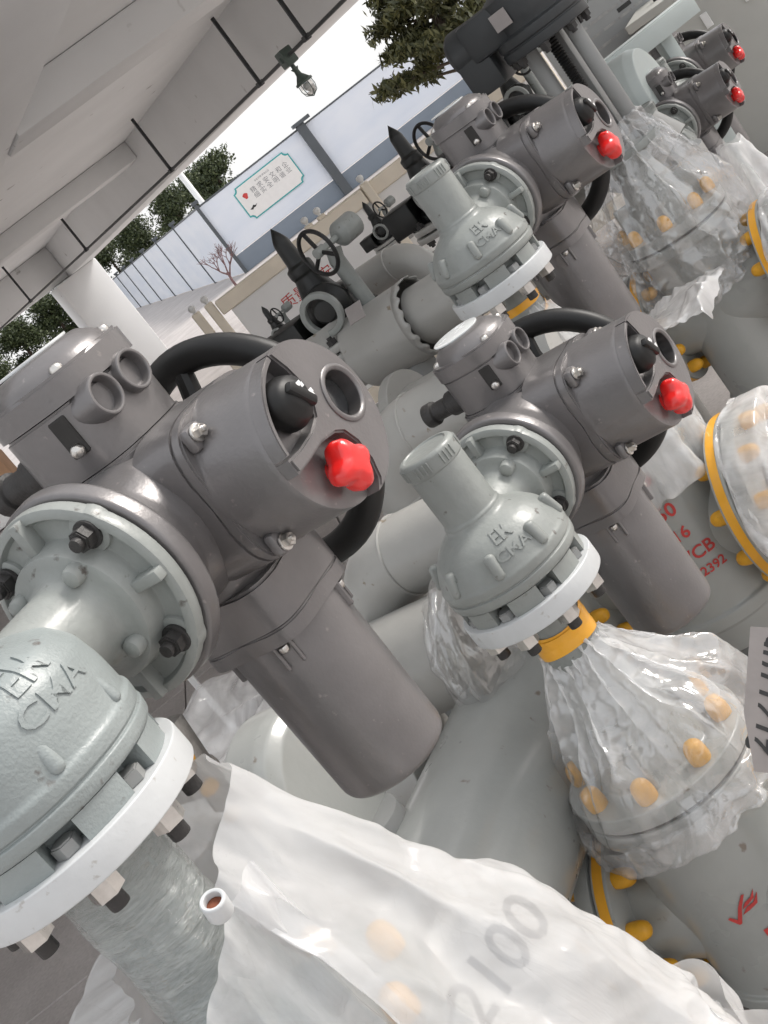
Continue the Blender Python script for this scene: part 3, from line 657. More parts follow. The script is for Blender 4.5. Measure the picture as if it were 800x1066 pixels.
def build_head(root, g=1.0, d=.17, mat='valve', stem=True, letters=True, neck=.33, zw=-.145, tall=0):
    """bonnet with gear neck, mounting flange and pale disc"""
    rf = .128 * g; rb = .104 * g
    # mounting flange (faces the viewer side, -Y)
    b_ = MB(); b_.add(*lathe(fil([(0, .001), (rf, .001), (rf, .022), (rf - .014, .026), (rf - .018, .016), (.088 * g, .016), (.084 * g, .050), (.070 * g, .054), (.060 * g, .060), (.055 * g, .075), (.055 * g, d), (0, d)], .004, 2), 60), AX['-Y'])
    for k in range(4):
        a = R(90 * k); b_.add(*box(.05 * g, .030, .014 * g, .003), T(.100 * g * math.cos(a), -.024, .100 * g * math.sin(a)) @ Matrix.Rotation(-a, 4, 'Y'))
    for k in range(4):
        a = R(45 + 90 * k); b_.add(*lathe(fil([(0, 0), (.026 * g, 0), (.025 * g, .022), (0, .022)], .003), 20), T(rb * math.cos(a), -.0, rb * math.sin(a)) @ AX['-Y'])
        b_.add(*lathe(fil([(0, .0), (.015, 0), (.013, .02), (0, .024)], .004), 14), T(.070 * g * math.cos(a), -.050, .070 * g * math.sin(a)) @ AX['-Y'])
    mf = b_.build('mounting_flange', 'valve', root)
    for k in range(4):
        a = R(45 + 90 * k); obj('flange_bolt', ME_BBOLT, None, mf, T(rb * math.cos(a), -.022, rb * math.sin(a)) @ AX['-Y'] @ Matrix.Rotation(k * .4, 4, 'Z') @ Matrix.Scale(g * .82, 4))
    gb = g * .97
    # bonnet about the stem axis
    B0 = T(0, -d, 0)
    b_ = MB()
    b_.add(*lathe(fil([(0, zw + .050), (.138 * gb, zw + .050), (.140 * gb, zw + .070), (.136 * gb, zw + .0715), (.136 * gb, zw + .074), (.139 * gb, zw + .0755), (.140 * gb, zw + .092),
                   (.136 * gb, zw + .098), ((.131 + .004 * tall) * gb, zw + .112 + .022 * tall), ((.119 + .010 * tall) * gb, zw + .136 + .036 * tall), ((.098 + .014 * tall) * gb, zw + .158 + .042 * tall), ((.074 + .010 * tall) * gb, zw + .172 + .044 * tall), (.064 * gb, zw + .178 + .046 * tall), (.060 * gb, zw + .19 + .046 * tall), (0, zw + .192 + .046 * tall)], .008, 3), 64))
    b_.add(*lathe([(.101 * gb, zw + .016), (.102 * gb, zw + .06)], 40))
    bo = b_.build('bonnet', mat, root, B0)
    for k in range(8):
        a = R(22 + 45 * k); b_ = MB()
        b_.add(*box(.022, .020, .050, .008, 3), T(.128 * gb * math.cos(a), .128 * gb * math.sin(a), zw + .118) @ Matrix.Rotation(a, 4, 'Z') @ Matrix.Rotation(R(-14), 4, 'Y')); b_.build('boss', mat, bo)
    for k in range(8):
        a0 = 45 * k + 12; pa = [(.134 * gb * math.cos(R(a0 + q)), .134 * gb * math.sin(R(a0 + q))) for q in range(0, 28, 3)] + [(.100 * gb * math.cos(R(a0 + q)), .100 * gb * math.sin(R(a0 + q))) for q in range(27, -1, -3)]
        b_ = MB(); b_.add(*prism(pa, zw + .0182, zw + .0498)); b_.build('spacer', mat, bo)
    if letters:
        tm = BVHTree.FromPolygons([v.co for v in bo.data.vertices], [p.vertices[:] for p in bo.data.polygons])
        for s_, zz, sz in (('EM', zw + .152 + .042 * tall, .034), ('CMA', zw + .124 + .034 * tall, .031)):
            me = subdiv_mesh(text_mesh(s_, sz * g * (1 + .25 * tall), .004, 'CENTER', 0, .0004), maxlen=.006)
            az = R(-46 if g < 1.05 else -2); rad = .3
            for v in me.vertices:
                aa = az + v.co.x / (.115 * gb); dirv = Vector((math.cos(aa), math.sin(aa), 0)); o_ = dirv * rad + Vector((0, 0, zz + v.co.y * .85))
                hit = tm.ray_cast(o_, -dirv)
                v.co = (hit[0] + (hit[1] if hit[1].dot(dirv) > 0 else -hit[1]) * ((v.co.z + .003) * .34)) if hit[0] else o_ - dirv * (rad - .1)
            obj('raised_lettering', me, mat, bo)
    if stem:
        b_ = MB(); b_.add(*lathe(fil([(0, zw + .180), (.0595, zw + .180), (.0595, zw + .190), (.0560, zw + .194), (.0560, zw + 0.2962), (.0555, zw + 0.2979), (.058, zw + 0.3005), (.058, zw + 0.3280), (.054, zw + 0.3332), (.046, zw + 0.3349), (.044, zw + 0.3315), (0, zw + 0.3315)], .002), 44))
        st = b_.build('stem_cover', mat, bo)
        for a0 in (-150, -95, -40, 20, 80, 140):
            b_ = MB()
            for q in range(4): a = R(a0 + q * 9); b_.add(*box(.004, .003, .022, .001, 1), T(.0585 * math.cos(a), .0585 * math.sin(a), zw + 0.3151) @ Matrix.Rotation(a, 4, 'Z'))
            b_.build('grip_ridges', mat, st)
    # pale disc, studs and nuts
    b_ = MB(); b_.add(*lathe(fil([(0, zw - .022), (.145 * gb, zw - .022), (.145 * gb, zw + .018), (0, zw + .018)], .004, 3), 72)); wd = b_.build('pale_disc', 'white_flange', root, B0)
    for k in range(8):
        a = R(45 * k + 3); P = T(.117 * gb * math.cos(a), .117 * gb * math.sin(a), zw - .046)
        obj('nut', ME_NUT, None, wd, P @ Matrix.Rotation(k, 4, 'Z')); obj('stud', ME_STUD, None, wd, P @ T(0, 0, -.020))
        obj('bolt_head', ME_HEAD, None, wd, T(.117 * gb * math.cos(a), .117 * gb * math.sin(a), zw + .019))
    b_ = MB(); b_.add(*lathe(fil([(.052 * g, zw - neck), (.056 * g, zw - neck + .02), (.060 * g, zw - .03), (.070 * g, zw - .020)], .005), 40)); b_.build('yoke_neck', mat, root, B0)
    return bo

def ring_caps(parent, cx, cy, z, r, n, up=True, off=0, axis='Z', skip=()):
    for k in range(n):
        if k in skip: continue
        a = R(off + 360 * k / n)
        if axis == 'Z': M_ = T(cx + r * math.cos(a), cy + r * math.sin(a), z) @ AX['Z' if up else '-Z']
        else: M_ = T(z, cy + r * math.cos(a), cx + r * math.sin(a)) @ AX['X' if up else '-X']
        obj('bolt_cap', ME_CAP, None, parent, M_ @ Matrix.Rotation(k * 1.3, 4, 'Z'))
def build_body(root, d, ztop=-.555, zpipe=-.88, rfl=.19, rbar=.165, mat='body', zfloor=-1.1, g=1.0, ends=(-.27, .27), endr=.215, lower=True):
    """gate valve body: bonnet cone, bolted cover flange, barrel, through pipe with taped end flanges"""
    B0 = T(0, -d, 0)
    b_ = MB(); b_.add(*lathe(fil([(.055, ztop + .26), (.075, ztop + .20), (.110, ztop + .10), (.125, ztop + .048), (rfl, ztop + .046), (rfl, ztop + .010), (rfl - .006, ztop + .008), (0, ztop + .008)][::-1], .006, 3), 60)); co = b_.build('cover', mat, root, B0)
    for k in range(4):
        a = R(20 + 90 * k); b_ = MB(); b_.add(*box(.05, .012, .12, .003), T(.115 * math.cos(a), .115 * math.sin(a), ztop + .10) @ Matrix.Rotation(a, 4, 'Z')); b_.build('rib', mat, co)
    ring_caps(co, 0, 0, ztop + .047, rfl - .034, 8, True, 12)
    b_ = MB(); b_.add(*lathe(fil([(0, zfloor + .02), (rbar * .96, zfloor + .02), (rbar * 1.0, zfloor + .10), (rbar * 1.06, zfloor + .105), (rbar * 1.06, zfloor + .14), (rbar, zfloor + .145), (rbar * 1.02, zpipe), (rbar, ztop - .07), (rbar * 1.02, ztop - .045), (rfl, ztop - .040), (rfl, ztop), (0, ztop)], .008, 3), 64))
    x0, x1 = ends
    b_.add(*lathe(fil([(.135, x0 + .01), (.135, x0 + .05), (.150, -.06), (.150, .06), (.135, x1 - .05), (.135, x1 - .01)], .01, 3), 48), T(0, 0, zpipe) @ AX['X'])
    bd = b_.build('valve_body', mat, root, B0)
    b_ = MB(); b_.add(*lathe([(rfl - .008, ztop - .002), (rfl - .008, ztop + .012)], 48)); b_.build('gasket', 'gap', bd)
    for sgn, xe in ((-1, x0), (1, x1)):
        b_ = MB(); b_.add(*ring(.10, endr, -.019, .019, 64, .004), T(xe, 0, zpipe) @ AX['X']); fl = b_.build('end_flange', mat, root, B0)
        b_ = MB(); b_.add(*ring(.10, endr - .004, -.019, .019, 64, .004), T(xe + sgn * .047, 0, zpipe) @ AX['X']); b_.build('cover_disc', mat, fl)
        b_ = MB(); b_.add(*lathe([(endr - .02, -.03), (endr - .02, .03)], 56), T(xe + sgn * .023, 0, zpipe) @ AX['X']); b_.add(*disc(.12, -.012, .012), T(xe + sgn * .047, 0, zpipe) @ AX['X']); b_.build('gasket', 'gap', fl)
        b_ = MB(); b_.add(*lathe([(endr + .0012, -.012), (endr + .0020, 0), (endr + .0012, .012)], 72), T(xe, 0, zpipe) @ AX['X']); b_.build('orange_tape', 'tape', fl)
        ring_caps(fl, zpipe, 0, xe - sgn * .019, endr - .036, 10, sgn < 0, 15, 'X')
        ring_caps(fl, zpipe, 0, xe + sgn * .066, endr - .036, 10, sgn > 0, 15, 'X')
    return bd
def stand(root, d, zb, zt, mat='pipe_dark'):
    b_ = MB(); b_.add(*box(.30, .30, .025, .004), T(0, -d, zb + .0125)); b_.add(*lathe(fil([(0, zb + .02), (.10, zb + .02), (.085, zt), (0, zt)], .005), 28), T(0, -d, 0)); b_.build('support_stand', mat, root)
def wrap_text(root_M, parent, items, rad, az, zc, mat, center=(0, 0), off=.0015):
    """flat print laid on an upright barrel: items = (string, size, x offset, z offset)"""
    for s_, sz, xo, zo in items:
        me = subdiv_mesh(text_mesh(s_, sz, 0, 'LEFT', 0, sz * .018), maxlen=.018)
        for v in me.vertices:
            aa = az + (v.co.x + xo) / rad; v.co = Vector((center[0] + (rad + off) * math.cos(aa), center[1] + (rad + off) * math.sin(aa), zc + zo + v.co.y))
        obj('red_lettering', me, mat, parent)
def wrap_logo(parent, rad, az, zc, s, mat, xo=0, center=(0, 0)):
    polys = [[(0, .25), (.10, .30), (.28, .10), (.55, .55), (.9, .95), (1.0, .93), (.70, .55), (.34, -.08), (.24, -.1)],
             [(.66, .42), (.85, .62), (1.12, .70), (1.35, .92), (1.2, .62), (.9, .5)], [(.56, .22), (.8, .42), (1.1, .48), (1.4, .74), (1.2, .38), (.85, .28)]]
    b_ = MB()
    for p in polys:
        V, F = prism([(x * s, y * s) for x, y in p], 0, .0008); b_.add(V, F)
    me = subdiv_mesh(b_.mesh('logo'), maxlen=.018)
    for v in me.vertices:
        aa = az + (v.co.x + xo) / rad; rr = rad + .0012 + v.co.z; v.co = Vector((center[0] + rr * math.cos(aa), center[1] + rr * math.sin(aa), zc + v.co.y))
    obj('red_emblem', me, mat, parent)

YAW = -R(37)
def place(name, P, label): 
    r_ = empty(name, P, YAW); tag(r_, label, 'valve', 'valves with electric actuators'); return r_
V1P, V2P, V3P = W(106, 623, 1.74), W(532, 502, 2.58), W(508, 218, 3.49)
# nearest valve -----------------------------------------------------------
v1 = place('motorized_valve', V1P, 'nearest grey motorized valve at the left, large bonnet and big red knob')
build_actuator(v1, .235, 1.20, .158); D1 = .262
build_head(v1, 1.17, D1, 'valve_pale', True, True, .40, -.155, 1)
build_body(v1, D1, -.62, -1.0, .22, .19, 'valve_pale', -V1P.z + .03, 1.1, (-.30, .30), .23)
# middle valve --------------------------------------------------------------
v2 = place('motorized_valve', V2P, 'middle motorized valve with orange taped neck in the centre of the picture')
build_actuator(v2); D2 = .17
build_head(v2, 1.0, D2)
bd2 = build_body(v2, D2, -.60, -.90, .19, .165, 'body', -V2P.z + .0, 1, (-.215, .30), .205)
b_ = MB()
for zz, tl in ((-.235, .10), (-.262, -.12), (-.215, .30)):
    V, F = lathe([(.0605, -.013), (.0615, 0), (.0605, .013)], 40); b_.add(V, F, T(0, -D2, zz) @ Matrix.Rotation(tl, 4, 'X') @ Matrix.Rotation(tl * .6, 4, 'Y'))
b_.build('orange_neck_tape', 'tape', v2)
# valve behind the middle one --------------------------------------------
v3 = place('motorized_valve', V3P, 'third motorized valve from the front, its body lettered DN250 in red')
build_actuator(v3); D3 = .17
build_head(v3, 1.0, D3)
bd3 = build_body(v3, D3, -.60, -.975, .19, .195, 'body', -1.30, 1, (-.28, .245), .235); stand(v3, D3, -V3P.z + .03, -1.285)
b_ = MB()
for zz, tl in ((-.215, .10), (-.245, .55)):
    V, F = lathe([(.0605, -.011), (.0615, 0), (.0605, .011)], 40); b_.add(V, F, T(0, -D3, zz) @ Matrix.Rotation(tl, 4, 'X') @ Matrix.Rotation(tl * .6, 4, 'Y') @ Matrix.Scale(1.03 if tl > .3 else 1, 4))
b_.build('orange_neck_tape', 'tape', v3)
# two small far valves: copies of the actuator unit
v5 = place('motorized_valve', W(698, 136, 6.3), 'small far motorized valve at the upper right, the lower of the two')
build_actuator(v5); build_head(v5, 1.0, .17, 'valve', True, False); stand(v5, .17, -v5.location.z + .03, -.30)
v4 = copy_tree(v5); v4.location = W(707, 88, 7.1); v4['label'] = 'small far motorized valve at the upper right, the higher one behind'

# red print on the bodies
VA = Vector((math.cos(YAW), math.sin(YAW), 0))
def az_to_cam(P):          # local azimuth on a rotated barrel that faces the camera
    d = CAM - P; return math.atan2(d.y, d.x) - YAW
a3 = az_to_cam(V3P)
wrap_text(None, bd3, [('DN250', .054, -.135, .035), ('PN16', .048, -.085, -.036), ('WCB', .050, -.058, -.102), ('2392', .036, -.012, -.156)], .195 * 1.02, a3, -.87, 'print_red')
wrap_logo(bd3, .195 * 1.02, a3, -.765, .05, 'print_red', -.045)
a2 = az_to_cam(V2P)
wrap_text(None, bd2, [('DN250', .056, -.035, -.06)], .165 * 1.02, a2, -.865, 'print_red')
wrap_logo(bd2, .165 * 1.02, a2, -.865, .055, 'print_red', -.075)

# ================================================================ RISING STEM VALVE (upper right)
RSP = W(696, 226, 4.4)
rs = empty('rising_stem_valve', RSP, YAW); tag(rs, 'rising stem valve with two grey pillars and a dark gear head, bagged flange below', 'valve')
build_body(rs, 0, -.045, -.32, .19, .150, 'body', -.78, 1, (-.20, .25), .215); stand(rs, 0, -RSP.z + .03, -.765)
b_ = MB(); b_.add(*lathe(fil([(.060, .16), (.062, .24), (.13, .25), (.13, .275), (0, .275)], .004), 36)); b_.build('yoke_base', 'valve', rs)
for sx in (-1, 1):
    b_ = MB(); b_.add(*lathe(fil([(0, .27), (.026, .27), (.026, .70), (0, .70)], .003), 24), T(sx * .080, 0, 0)); b_.build('pillar', 'pipe_dark', rs)
b_ = MB(); pr = [(0, .2)]
for k in range(50): pr += [(.020, .2 + k * .010), (.016, .205 + k * .010)]
pr += [(0, .71)]; b_.add(*lathe(pr, 16)); b_.build('threaded_stem', 'black', rs)
b_ = MB(); b_.add(*box(.05, .05, .42, .006), T(.0, .06, .5)); b_.build('stem_guard', 'pipe_dark', rs)
b_ = MB(); b_.add(*lathe(fil([(0, .795), (.150, .795), (.150, .825), (.146, .827), (.146, .832), (.152, .834), (.152, .862), (.12, .868), (.125, .90), (.13, .98), (.09, 1.0), (0, 1.0)], .005, 3), 48)); b_.add(*box(.15, .17, .13, .02), T(-.14, -.02, .92)); gh = b_.build('gear_head', 'dark_steel', rs, T(0, 0, -.10))
b_ = MB(); b_.add(*box(.06, .003, .055, .001, 1), T(-.05, -.130, .925)); b_.build('rating_plate', 'tag', gh)
for k in range(8):
    a = R(45 * k + 10); obj('bolt', ME_BBOLT, None, gh, T(.13 * math.cos(a), .13 * math.sin(a), .796) @ AX['-Z'])
b_ = MB(); b_.add(*lathe(fil([(0, 0), (.075, 0), (.078, .08), (.06, .10), (0, .10)], .008, 3), 32), T(-.19, -.02, .91) @ AX['-X']); b_.add(*box(.12, .14, .14, .01), T(-.22, -.02, .83)); b_.build('drive_motor', 'dark_steel', gh)

# ================================================================ BLACK GATE VALVES
def black_valve(P, rz, label, sc=1.0):
    t = empty('black_gate_valve', P, rz); t.scale = (sc,) * 3; tag(t, label, 'valve', 'black hand operated gate valves')
    b_ = MB(); b_.add(*lathe(fil([(0, -.20), (.19, -.20), (.19, -.172), (0, -.172)], .004), 48)); fl = b_.build('lower_flange', 'pipe', t)
    b_ = MB(); b_.add(*lathe(fil([(0, -.164), (.185, -.164), (.185, -.136), (0, -.136)], .004), 48)); b_.build('upper_flange', 'pipe', t)
    for k in range(8):
        a = R(45 * k + 8); b_ = MB(); b_.add(*hexprism(.020, -.222, -.20)); b_.add(*hexprism(.020, -.136, -.116)); b_.add(*tube([(0, 0, -.232), (0, 0, -.106)], .010, 8)); b_.build('bolt', 'bolt_black', fl, T(.155 * math.cos(a), .155 * math.sin(a), 0))
    b_ = MB(); b_.add(*lathe(fil([(0, -.135), (.12, -.135), (.115, -.10), (.095, -.085), (.09, -.04), (.098, -.03), (.098, 0), (.07, .015), (.045, .10), (.05, .11), (.05, .14), (.035, .15), (.030, .24), (.022, .26), (.0, .30)], .006, 3), 32))
    b_.add(*lathe(fil([(0, 0), (.075, 0), (.085, .02), (.085, .05), (.055, .07), (.04, .12), (0, .12)], .006, 3), 32), T(.02, -.02, -.03) @ Matrix.Rotation(R(20), 4, 'Z') @ AX['-Y'])
    b_.add(*box(.15, .14, .13, .012), T(-.17, -.04, -.07)); b_.build('gear_body', 'black_paint', t)
    b_ = MB(); b_.add(*ring(.060, .082, 0, .02, 32, .003), T(.05, -.13, -.03) @ AX['-Y']); b_.build('collar', 'valve', t)
    Mw = T(.20, -.16, .15) @ Matrix.Rotation(R(-20), 4, 'Z') @ AX['-Y']
    b_ = MB(); b_.add(*torus(.082, .0075, 40, 10), Mw); hw = b_.build('handwheel', 'black', t)
    for k in range(3):
        a = R(95 + 120 * k); b_ = MB(); b_.add(*tube([(0, 0, -.008), (.08 * math.cos(a), .08 * math.sin(a), 0)], .0075, 8), Mw); b_.build('spoke', 'black', hw)
    b_ = MB(); b_.add(*lathe(fil([(0, -.03), (.018, -.03), (.018, .012), (0, .012)], .002), 16), Mw); b_.add(*tube([(0, 0, -.1), (0, 0, 0)], .012, 10), Mw); b_.add(*lathe(fil([(0, -.20), (.045, -.20), (.045, -.12), (.025, -.10), (0, -.10)], .004), 20), Mw); b_.build('wheel_shaft', 'valve', hw)
    b_ = MB(); b_.add(*tube([(.13, .02, -.14), (.13, .02, .08), (.14, .03, .12)], .03, 14)); b_.build('side_post', 'valve', t)
    return t
bv1 = black_valve(W(336, 310, 4.75), YAW, 'black gate valve with spoked handwheel left of centre, before the notice board')
bv2 = copy_tree(bv1); bv2.location = W(536, 98, 8.0); bv2['label'] = 'small black gate valve and handwheel seen between the two pillars and the third actuator'
bv3 = copy_tree(bv1); bv3.location = W(446, 190, 5.9); bv3['label'] = 'black gate valve mostly hidden behind the third valve bonnet'
bv4 = copy_tree(bv1); bv4.location = W(700, 22, 9.0); bv4['label'] = 'black gate valve at the top edge above the far actuators'
bv5 = copy_tree(bv1); bv5.scale = (.36,) * 3; bv5.location = W(291, 343, 5.0); bv5['label'] = 'tiny black gate valve standing low before the red titled notice board'
bv6 = copy_tree(bv1); bv6.scale = (.5,) * 3; bv6.location = W(396, 236, 6.6); bv6['label'] = 'small black gate valve before the board with the dark title strip'
# body carrying the first black valve: lying barrel with collar, elbow beside it
def lying(name, P, rz, label, parts, cat='pipe', group=None):
    t = empty(name, P, rz); tag(t, label, cat, group)
    for nm, mat, prof, M_ in parts:
        b_ = MB(); b_.add(*lathe(fil(prof, .006, 3), 48), M_); b_.build(nm, mat, t)
    return t
sk = lying('lying_valve_body', W(405, 350, 4.65), YAW, 'grey lying barrel body under the black gate valve, with jagged cut wrapping', [
    ('barrel', 'pipe', [(0, -.36), (.105, -.36), (.105, -.13), (.135, -.12), (.138, .15), (.132, .16)], AX['X']),
    ('end_pipe', 'pipe', [(.105, .155), (.105, .55), (0, .55)], AX['X']),
    ('neck', 'pipe', [(.10, 0), (.095, .12), (.10, .16)], T(-.2, 0, 0)), ], 'valve body')
rngj = random.Random(4); V = []; F = []
for k in range(72):
    a = 2 * PI * k / 72; j = .018 * (1 if (k // 2) % 2 else 0) + rngj.uniform(0, .006)
    for x, r in ((.14, .140), (.165 + j * .6, .142)): V.append((x, r * math.cos(a), r * math.sin(a)))
for k in range(72): q = (k + 1) % 72; F.append((2 * k, 2 * q, 2 * q + 1, 2 * k + 1))
b_ = MB(); b_.add(V, F); o = b_.build('cut_wrapping', 'pipe', sk); md = o.modifiers.new('thick', 'SOLIDIFY'); md.thickness = .004
for a in (-100, -62):
    b_ = MB(); b_.add(*tube([(.0, 0, -.0), (.02, 0, .018), (.04, 0, .0)], .005, 6)); b_.build('lifting_lug', 'gap', sk, T(-.03 + (a + 100) * .004, .139 * math.cos(R(a)), .139 * math.sin(R(a)) + .0))
b_ = MB(); b_.add(*box(.07, .004, .06, .001, 1)); b_.build('name_plate', 'tag', sk, T(.05, -.16, .155) @ Matrix.Rotation(R(-30), 4, 'X'))
stand(sk, 0, -sk.location.z + .03, -.12)
def arc_pts(c, r, a0, a1, n, u, v):
    return [c + u * (r * math.cos(R(a0 + (a1 - a0) * k / n))) + v * (r * math.sin(R(a0 + (a1 - a0) * k / n))) for k in range(n + 1)]
CX = Vector((math.cos(YAW), math.sin(YAW), 0)); CYv = Vector((-math.sin(YAW), math.cos(YAW), 0)); UZ = Vector((0, 0, 1))
def elbow(name, P, dir_in, dir_out, r, bend, la, lb, label, mat='pipe', weld=True, cat='pipe', group='grey bent pipes'):
    """pipe that arrives along dir_in, bends at P and leaves along dir_out"""
    t = empty(name, (P.x, P.y, P.z)); tag(t, label, cat, group)
    di, do = dir_in.normalized(), dir_out.normalized(); c0_ = -di * bend; pts = []
    for k in range(15):
        q = k / 14 * PI / 2; pts.append(-di * bend * (1 - math.sin(q)) + do * bend * (1 - math.cos(q)))
    b_ = MB(); b_.add(*tube(pts, r, 36, False)); b_.build('bend', mat, t, None, 40)
    b_ = MB(); b_.add(*tube([-di * (bend + la), -di * bend], r * .995, 36)); b_.build('straight', mat, t)
    b_ = MB(); b_.add(*tube([do * bend, do * (bend + lb)], r * .995, 36)); b_.build('straight', mat, t)
    for p, d_ in ((-di * bend, di), (do * bend, do)):
        b_ = MB(); b_.add(*torus(r, .004, 40, 8), Matrix.Translation(p) @ d_.to_track_quat('Z', 'Y').to_matrix().to_4x4()); b_.build('weld_bead', mat, t)
    return t
elbow('pipe_elbow', W(430, 262, 4.95), CX, -UZ, .065, .10, .24, .45, 'grey pipe bending down beside the black gate valve handwheel')
elbow('pipe_elbow', W(376, 600, 3.25), -CX, -UZ, .10, .15, .42, .35, 'grey elbow pipe below the black handwheel of the nearest actuator')
elbow('pipe_elbow', W(398, 468, 3.75), -CX, -UZ, .105, .15, .50, .5, 'grey elbow pipe right of the nearest switch box, farther back')
# stub with wrapped flange, and big lying bodies under the motors
st_ = lying('flanged_stub', W(462, 678, 3.05), YAW, 'short grey pipe with film wrapped flange under the middle bonnet', [
    ('pipe_length', 'pipe', [(0, -.20), (.130, -.20), (.130, .14)], AX['X']),
    ('flange', 'pipe', [(.12, .14), (.185, .14), (.185, .175), (0, .175)], AX['X']),], 'pipe', None)
stand(st_, 0, -st_.location.z + .03, -.10)
Ma = AX['-Y']
bp1 = lying('lying_pipe', W(540, 805, 2.86), YAW, 'large smooth grey cylinder lying between the nearest motor and the middle valve', [
    ('shell', 'body', [(0, -.26), (.17, -.26), (.185, -.23), (.185, .72), (.17, .76), (0, .77)], Ma),], 'pipe', 'large lying grey cylinders')
stand(bp1, 0, -bp1.location.z + .03, -.12)
bp2 = lying('lying_pipe', W(338, 812, 2.62), YAW, 'large grey cylinder half hidden behind the nearest motor', [
    ('shell', 'body', [(0, -.03), (.14, -.03), (.165, -.01), (.170, .02), (.170, .10), (.15, .13), (0, .135)], AX['-X']),], 'pipe', 'large lying grey cylinders')
stand(bp2, 0, -bp2.location.z + .03, -.12)
# further bodies between the rows
bp3 = lying('lying_pipe', W(455, 425, 4.3), YAW, 'grey pipe length lying behind the middle terminal box', [
    ('shell', 'pipe', [(0, -.45), (.11, -.45), (.11, .30), (0, .30)], AX['X']), ('flange', 'pipe', [(.10, -.10), (.17, -.10), (.17, -.06), (.10, -.06)], AX['X'])], 'pipe')
stand(bp3, 0, -bp3.location.z + .03, -.1)
# mitred elbow of the next line, beside the third handwheel
me_ = empty('mitred_elbow', W(640, 238, 4.9), YAW); tag(me_, 'pale grey mitred elbow with welded segments behind the third motor', 'pipe')
pts = arc_pts(Vector((0, 0, 0)), .30, 150, 20, 6, Vector((1, 0, 0)), Vector((0, 0, 1)))
for k in range(6):
    b_ = MB(); b_.add(*tube([pts[k], pts[k + 1]], .15, 32, False)); b_.build('segment', 'pipe', me_)
b_ = MB(); b_.add(*tube([pts[6] + Vector((0, 0, -1.1)), pts[6]], .149, 32)); b_.build('riser', 'pipe', me_)
b_ = MB(); b_.add(*tube([pts[0] + Vector((0, 0, -1.1)), pts[0]], .149, 32)); b_.build('riser', 'pipe', me_)

# small fitting with yellow caps by the nearest neck
ft = empty('drain_fitting', W(207, 795, 1.9), YAW); tag(ft, 'small dark drain fitting with yellow caps beside the nearest pale disc', 'fitting')
b_ = MB(); b_.add(*box(.03, .03, .16, .004), Matrix.Rotation(R(10), 4, 'Y')); b_.add(*lathe(fil([(0, -.17), (.006, -.17), (.006, -.13), (.018, -.125), (.018, -.10), (.010, -.095), (0, -.06)], .002), 14)); b_.add(*tube([(0, .0, -.02), (-.30, .02, -.02)], .03, 16)); b_.build('manifold', 'steel_dull', ft)
for k in range(4): obj('bolt_cap', ME_CAP, None, ft, T(.012, -.014, .075 - k * .052) @ AX['-Y'] @ Matrix.Scale(.52, 4))

# ================================================================ NOTICE BOARDS
def board(P0, w, h, label, title, tcol, mat='board_face', lines=7, tsize=.16, fcol='board_frame', hgt=1.45):
    t = empty('notice_board', P0, R(-3)); tag(t, label, 'notice board', 'notice boards in beige frames')
    b_ = MB(); b_.add(*box(w, .03, h, .004, 1), T(w / 2, 0, hgt - h / 2 - .08)); b_.build('face', mat, t)
    for sz in (hgt - .03, hgt - h - .13): b_ = MB(); b_.add(*box(w + .12, .08, .10, .008, 1), T(w / 2, .0, sz)); b_.build('rail', fcol, t)
    for x in (-.10, -.20, w + .10):
        b_ = MB(); b_.add(*box(.06, .06, hgt + .04, .008, 1), T(x, 0, (hgt + .04) / 2)); po = b_.build('post', fcol, t)
        b_ = MB(); b_.add(*lathe(fil([(.012, 0), (.012, .01), (.02, .018), (.026, .034), (.02, .05), (0, .056)], .004, 3), 18)); b_.build('finial', 'white_rail', po, T(x, 0, hgt + .04))
    Mt = T(0, -.0165, 0) @ Mfr
    me = text_mesh(title, tsize); obj('title', me, tcol, t, T(w * .45, 0, hgt - .27) @ Mt)
    rng = random.Random(len(label))
    for k in range(lines):
        b_ = MB(); x = .15
        while x < w * (.55 + .3 * rng.random()):
            L_ = rng.uniform(.06, .28); b_.add(*box(L_, .002, .018, 0), T(x + L_ / 2, -.0165, hgt - .42 - k * .085)); x += L_ + .025
        b_.build('text_line', 'print_faded', t)
    b_ = MB(); b_.add(*box(.11, .002, .03, 0), T(w * .66, -.0175, hgt - .46)); b_.build('dark_mark', 'print_black', t)
    return t
def gp(px, py, dep, zt):      # foot below a point seen at that pixel
    p = W(px, py, dep); return Vector((p.x, p.y, 0)), p.z
g0, z0 = gp(238, 318, 8.6, 0); board(g0, 1.05, .95, 'white notice board with red title behind the black gate valve', '质量心安', 'print_red', tsize=.10, hgt=z0 + .05)
g0, z0 = gp(352, 222, 8.6, 0); board(g0, 1.5, .95, 'notice board with dark title strip behind the third valve stem cap', '安全生产公示', 'print_black', 'board_face', 6, .085, hgt=z0 + .02)
g0, z0 = gp(560, 45, 9.3, 0); board(g0, .95, 1.1, 'grey notice board with fine lines of text beyond the pillars', '须知', 'print_black', 'board_grey', 11, .06, hgt=z0 + .30)
g0, z0 = gp(655, -8, 9.6, 0); board(g0, 1.3, 1.1, 'grey notice board at the top edge beyond the far actuators', '制度', 'print_black', 'board_grey', 6, .06, hgt=z0 + .2)

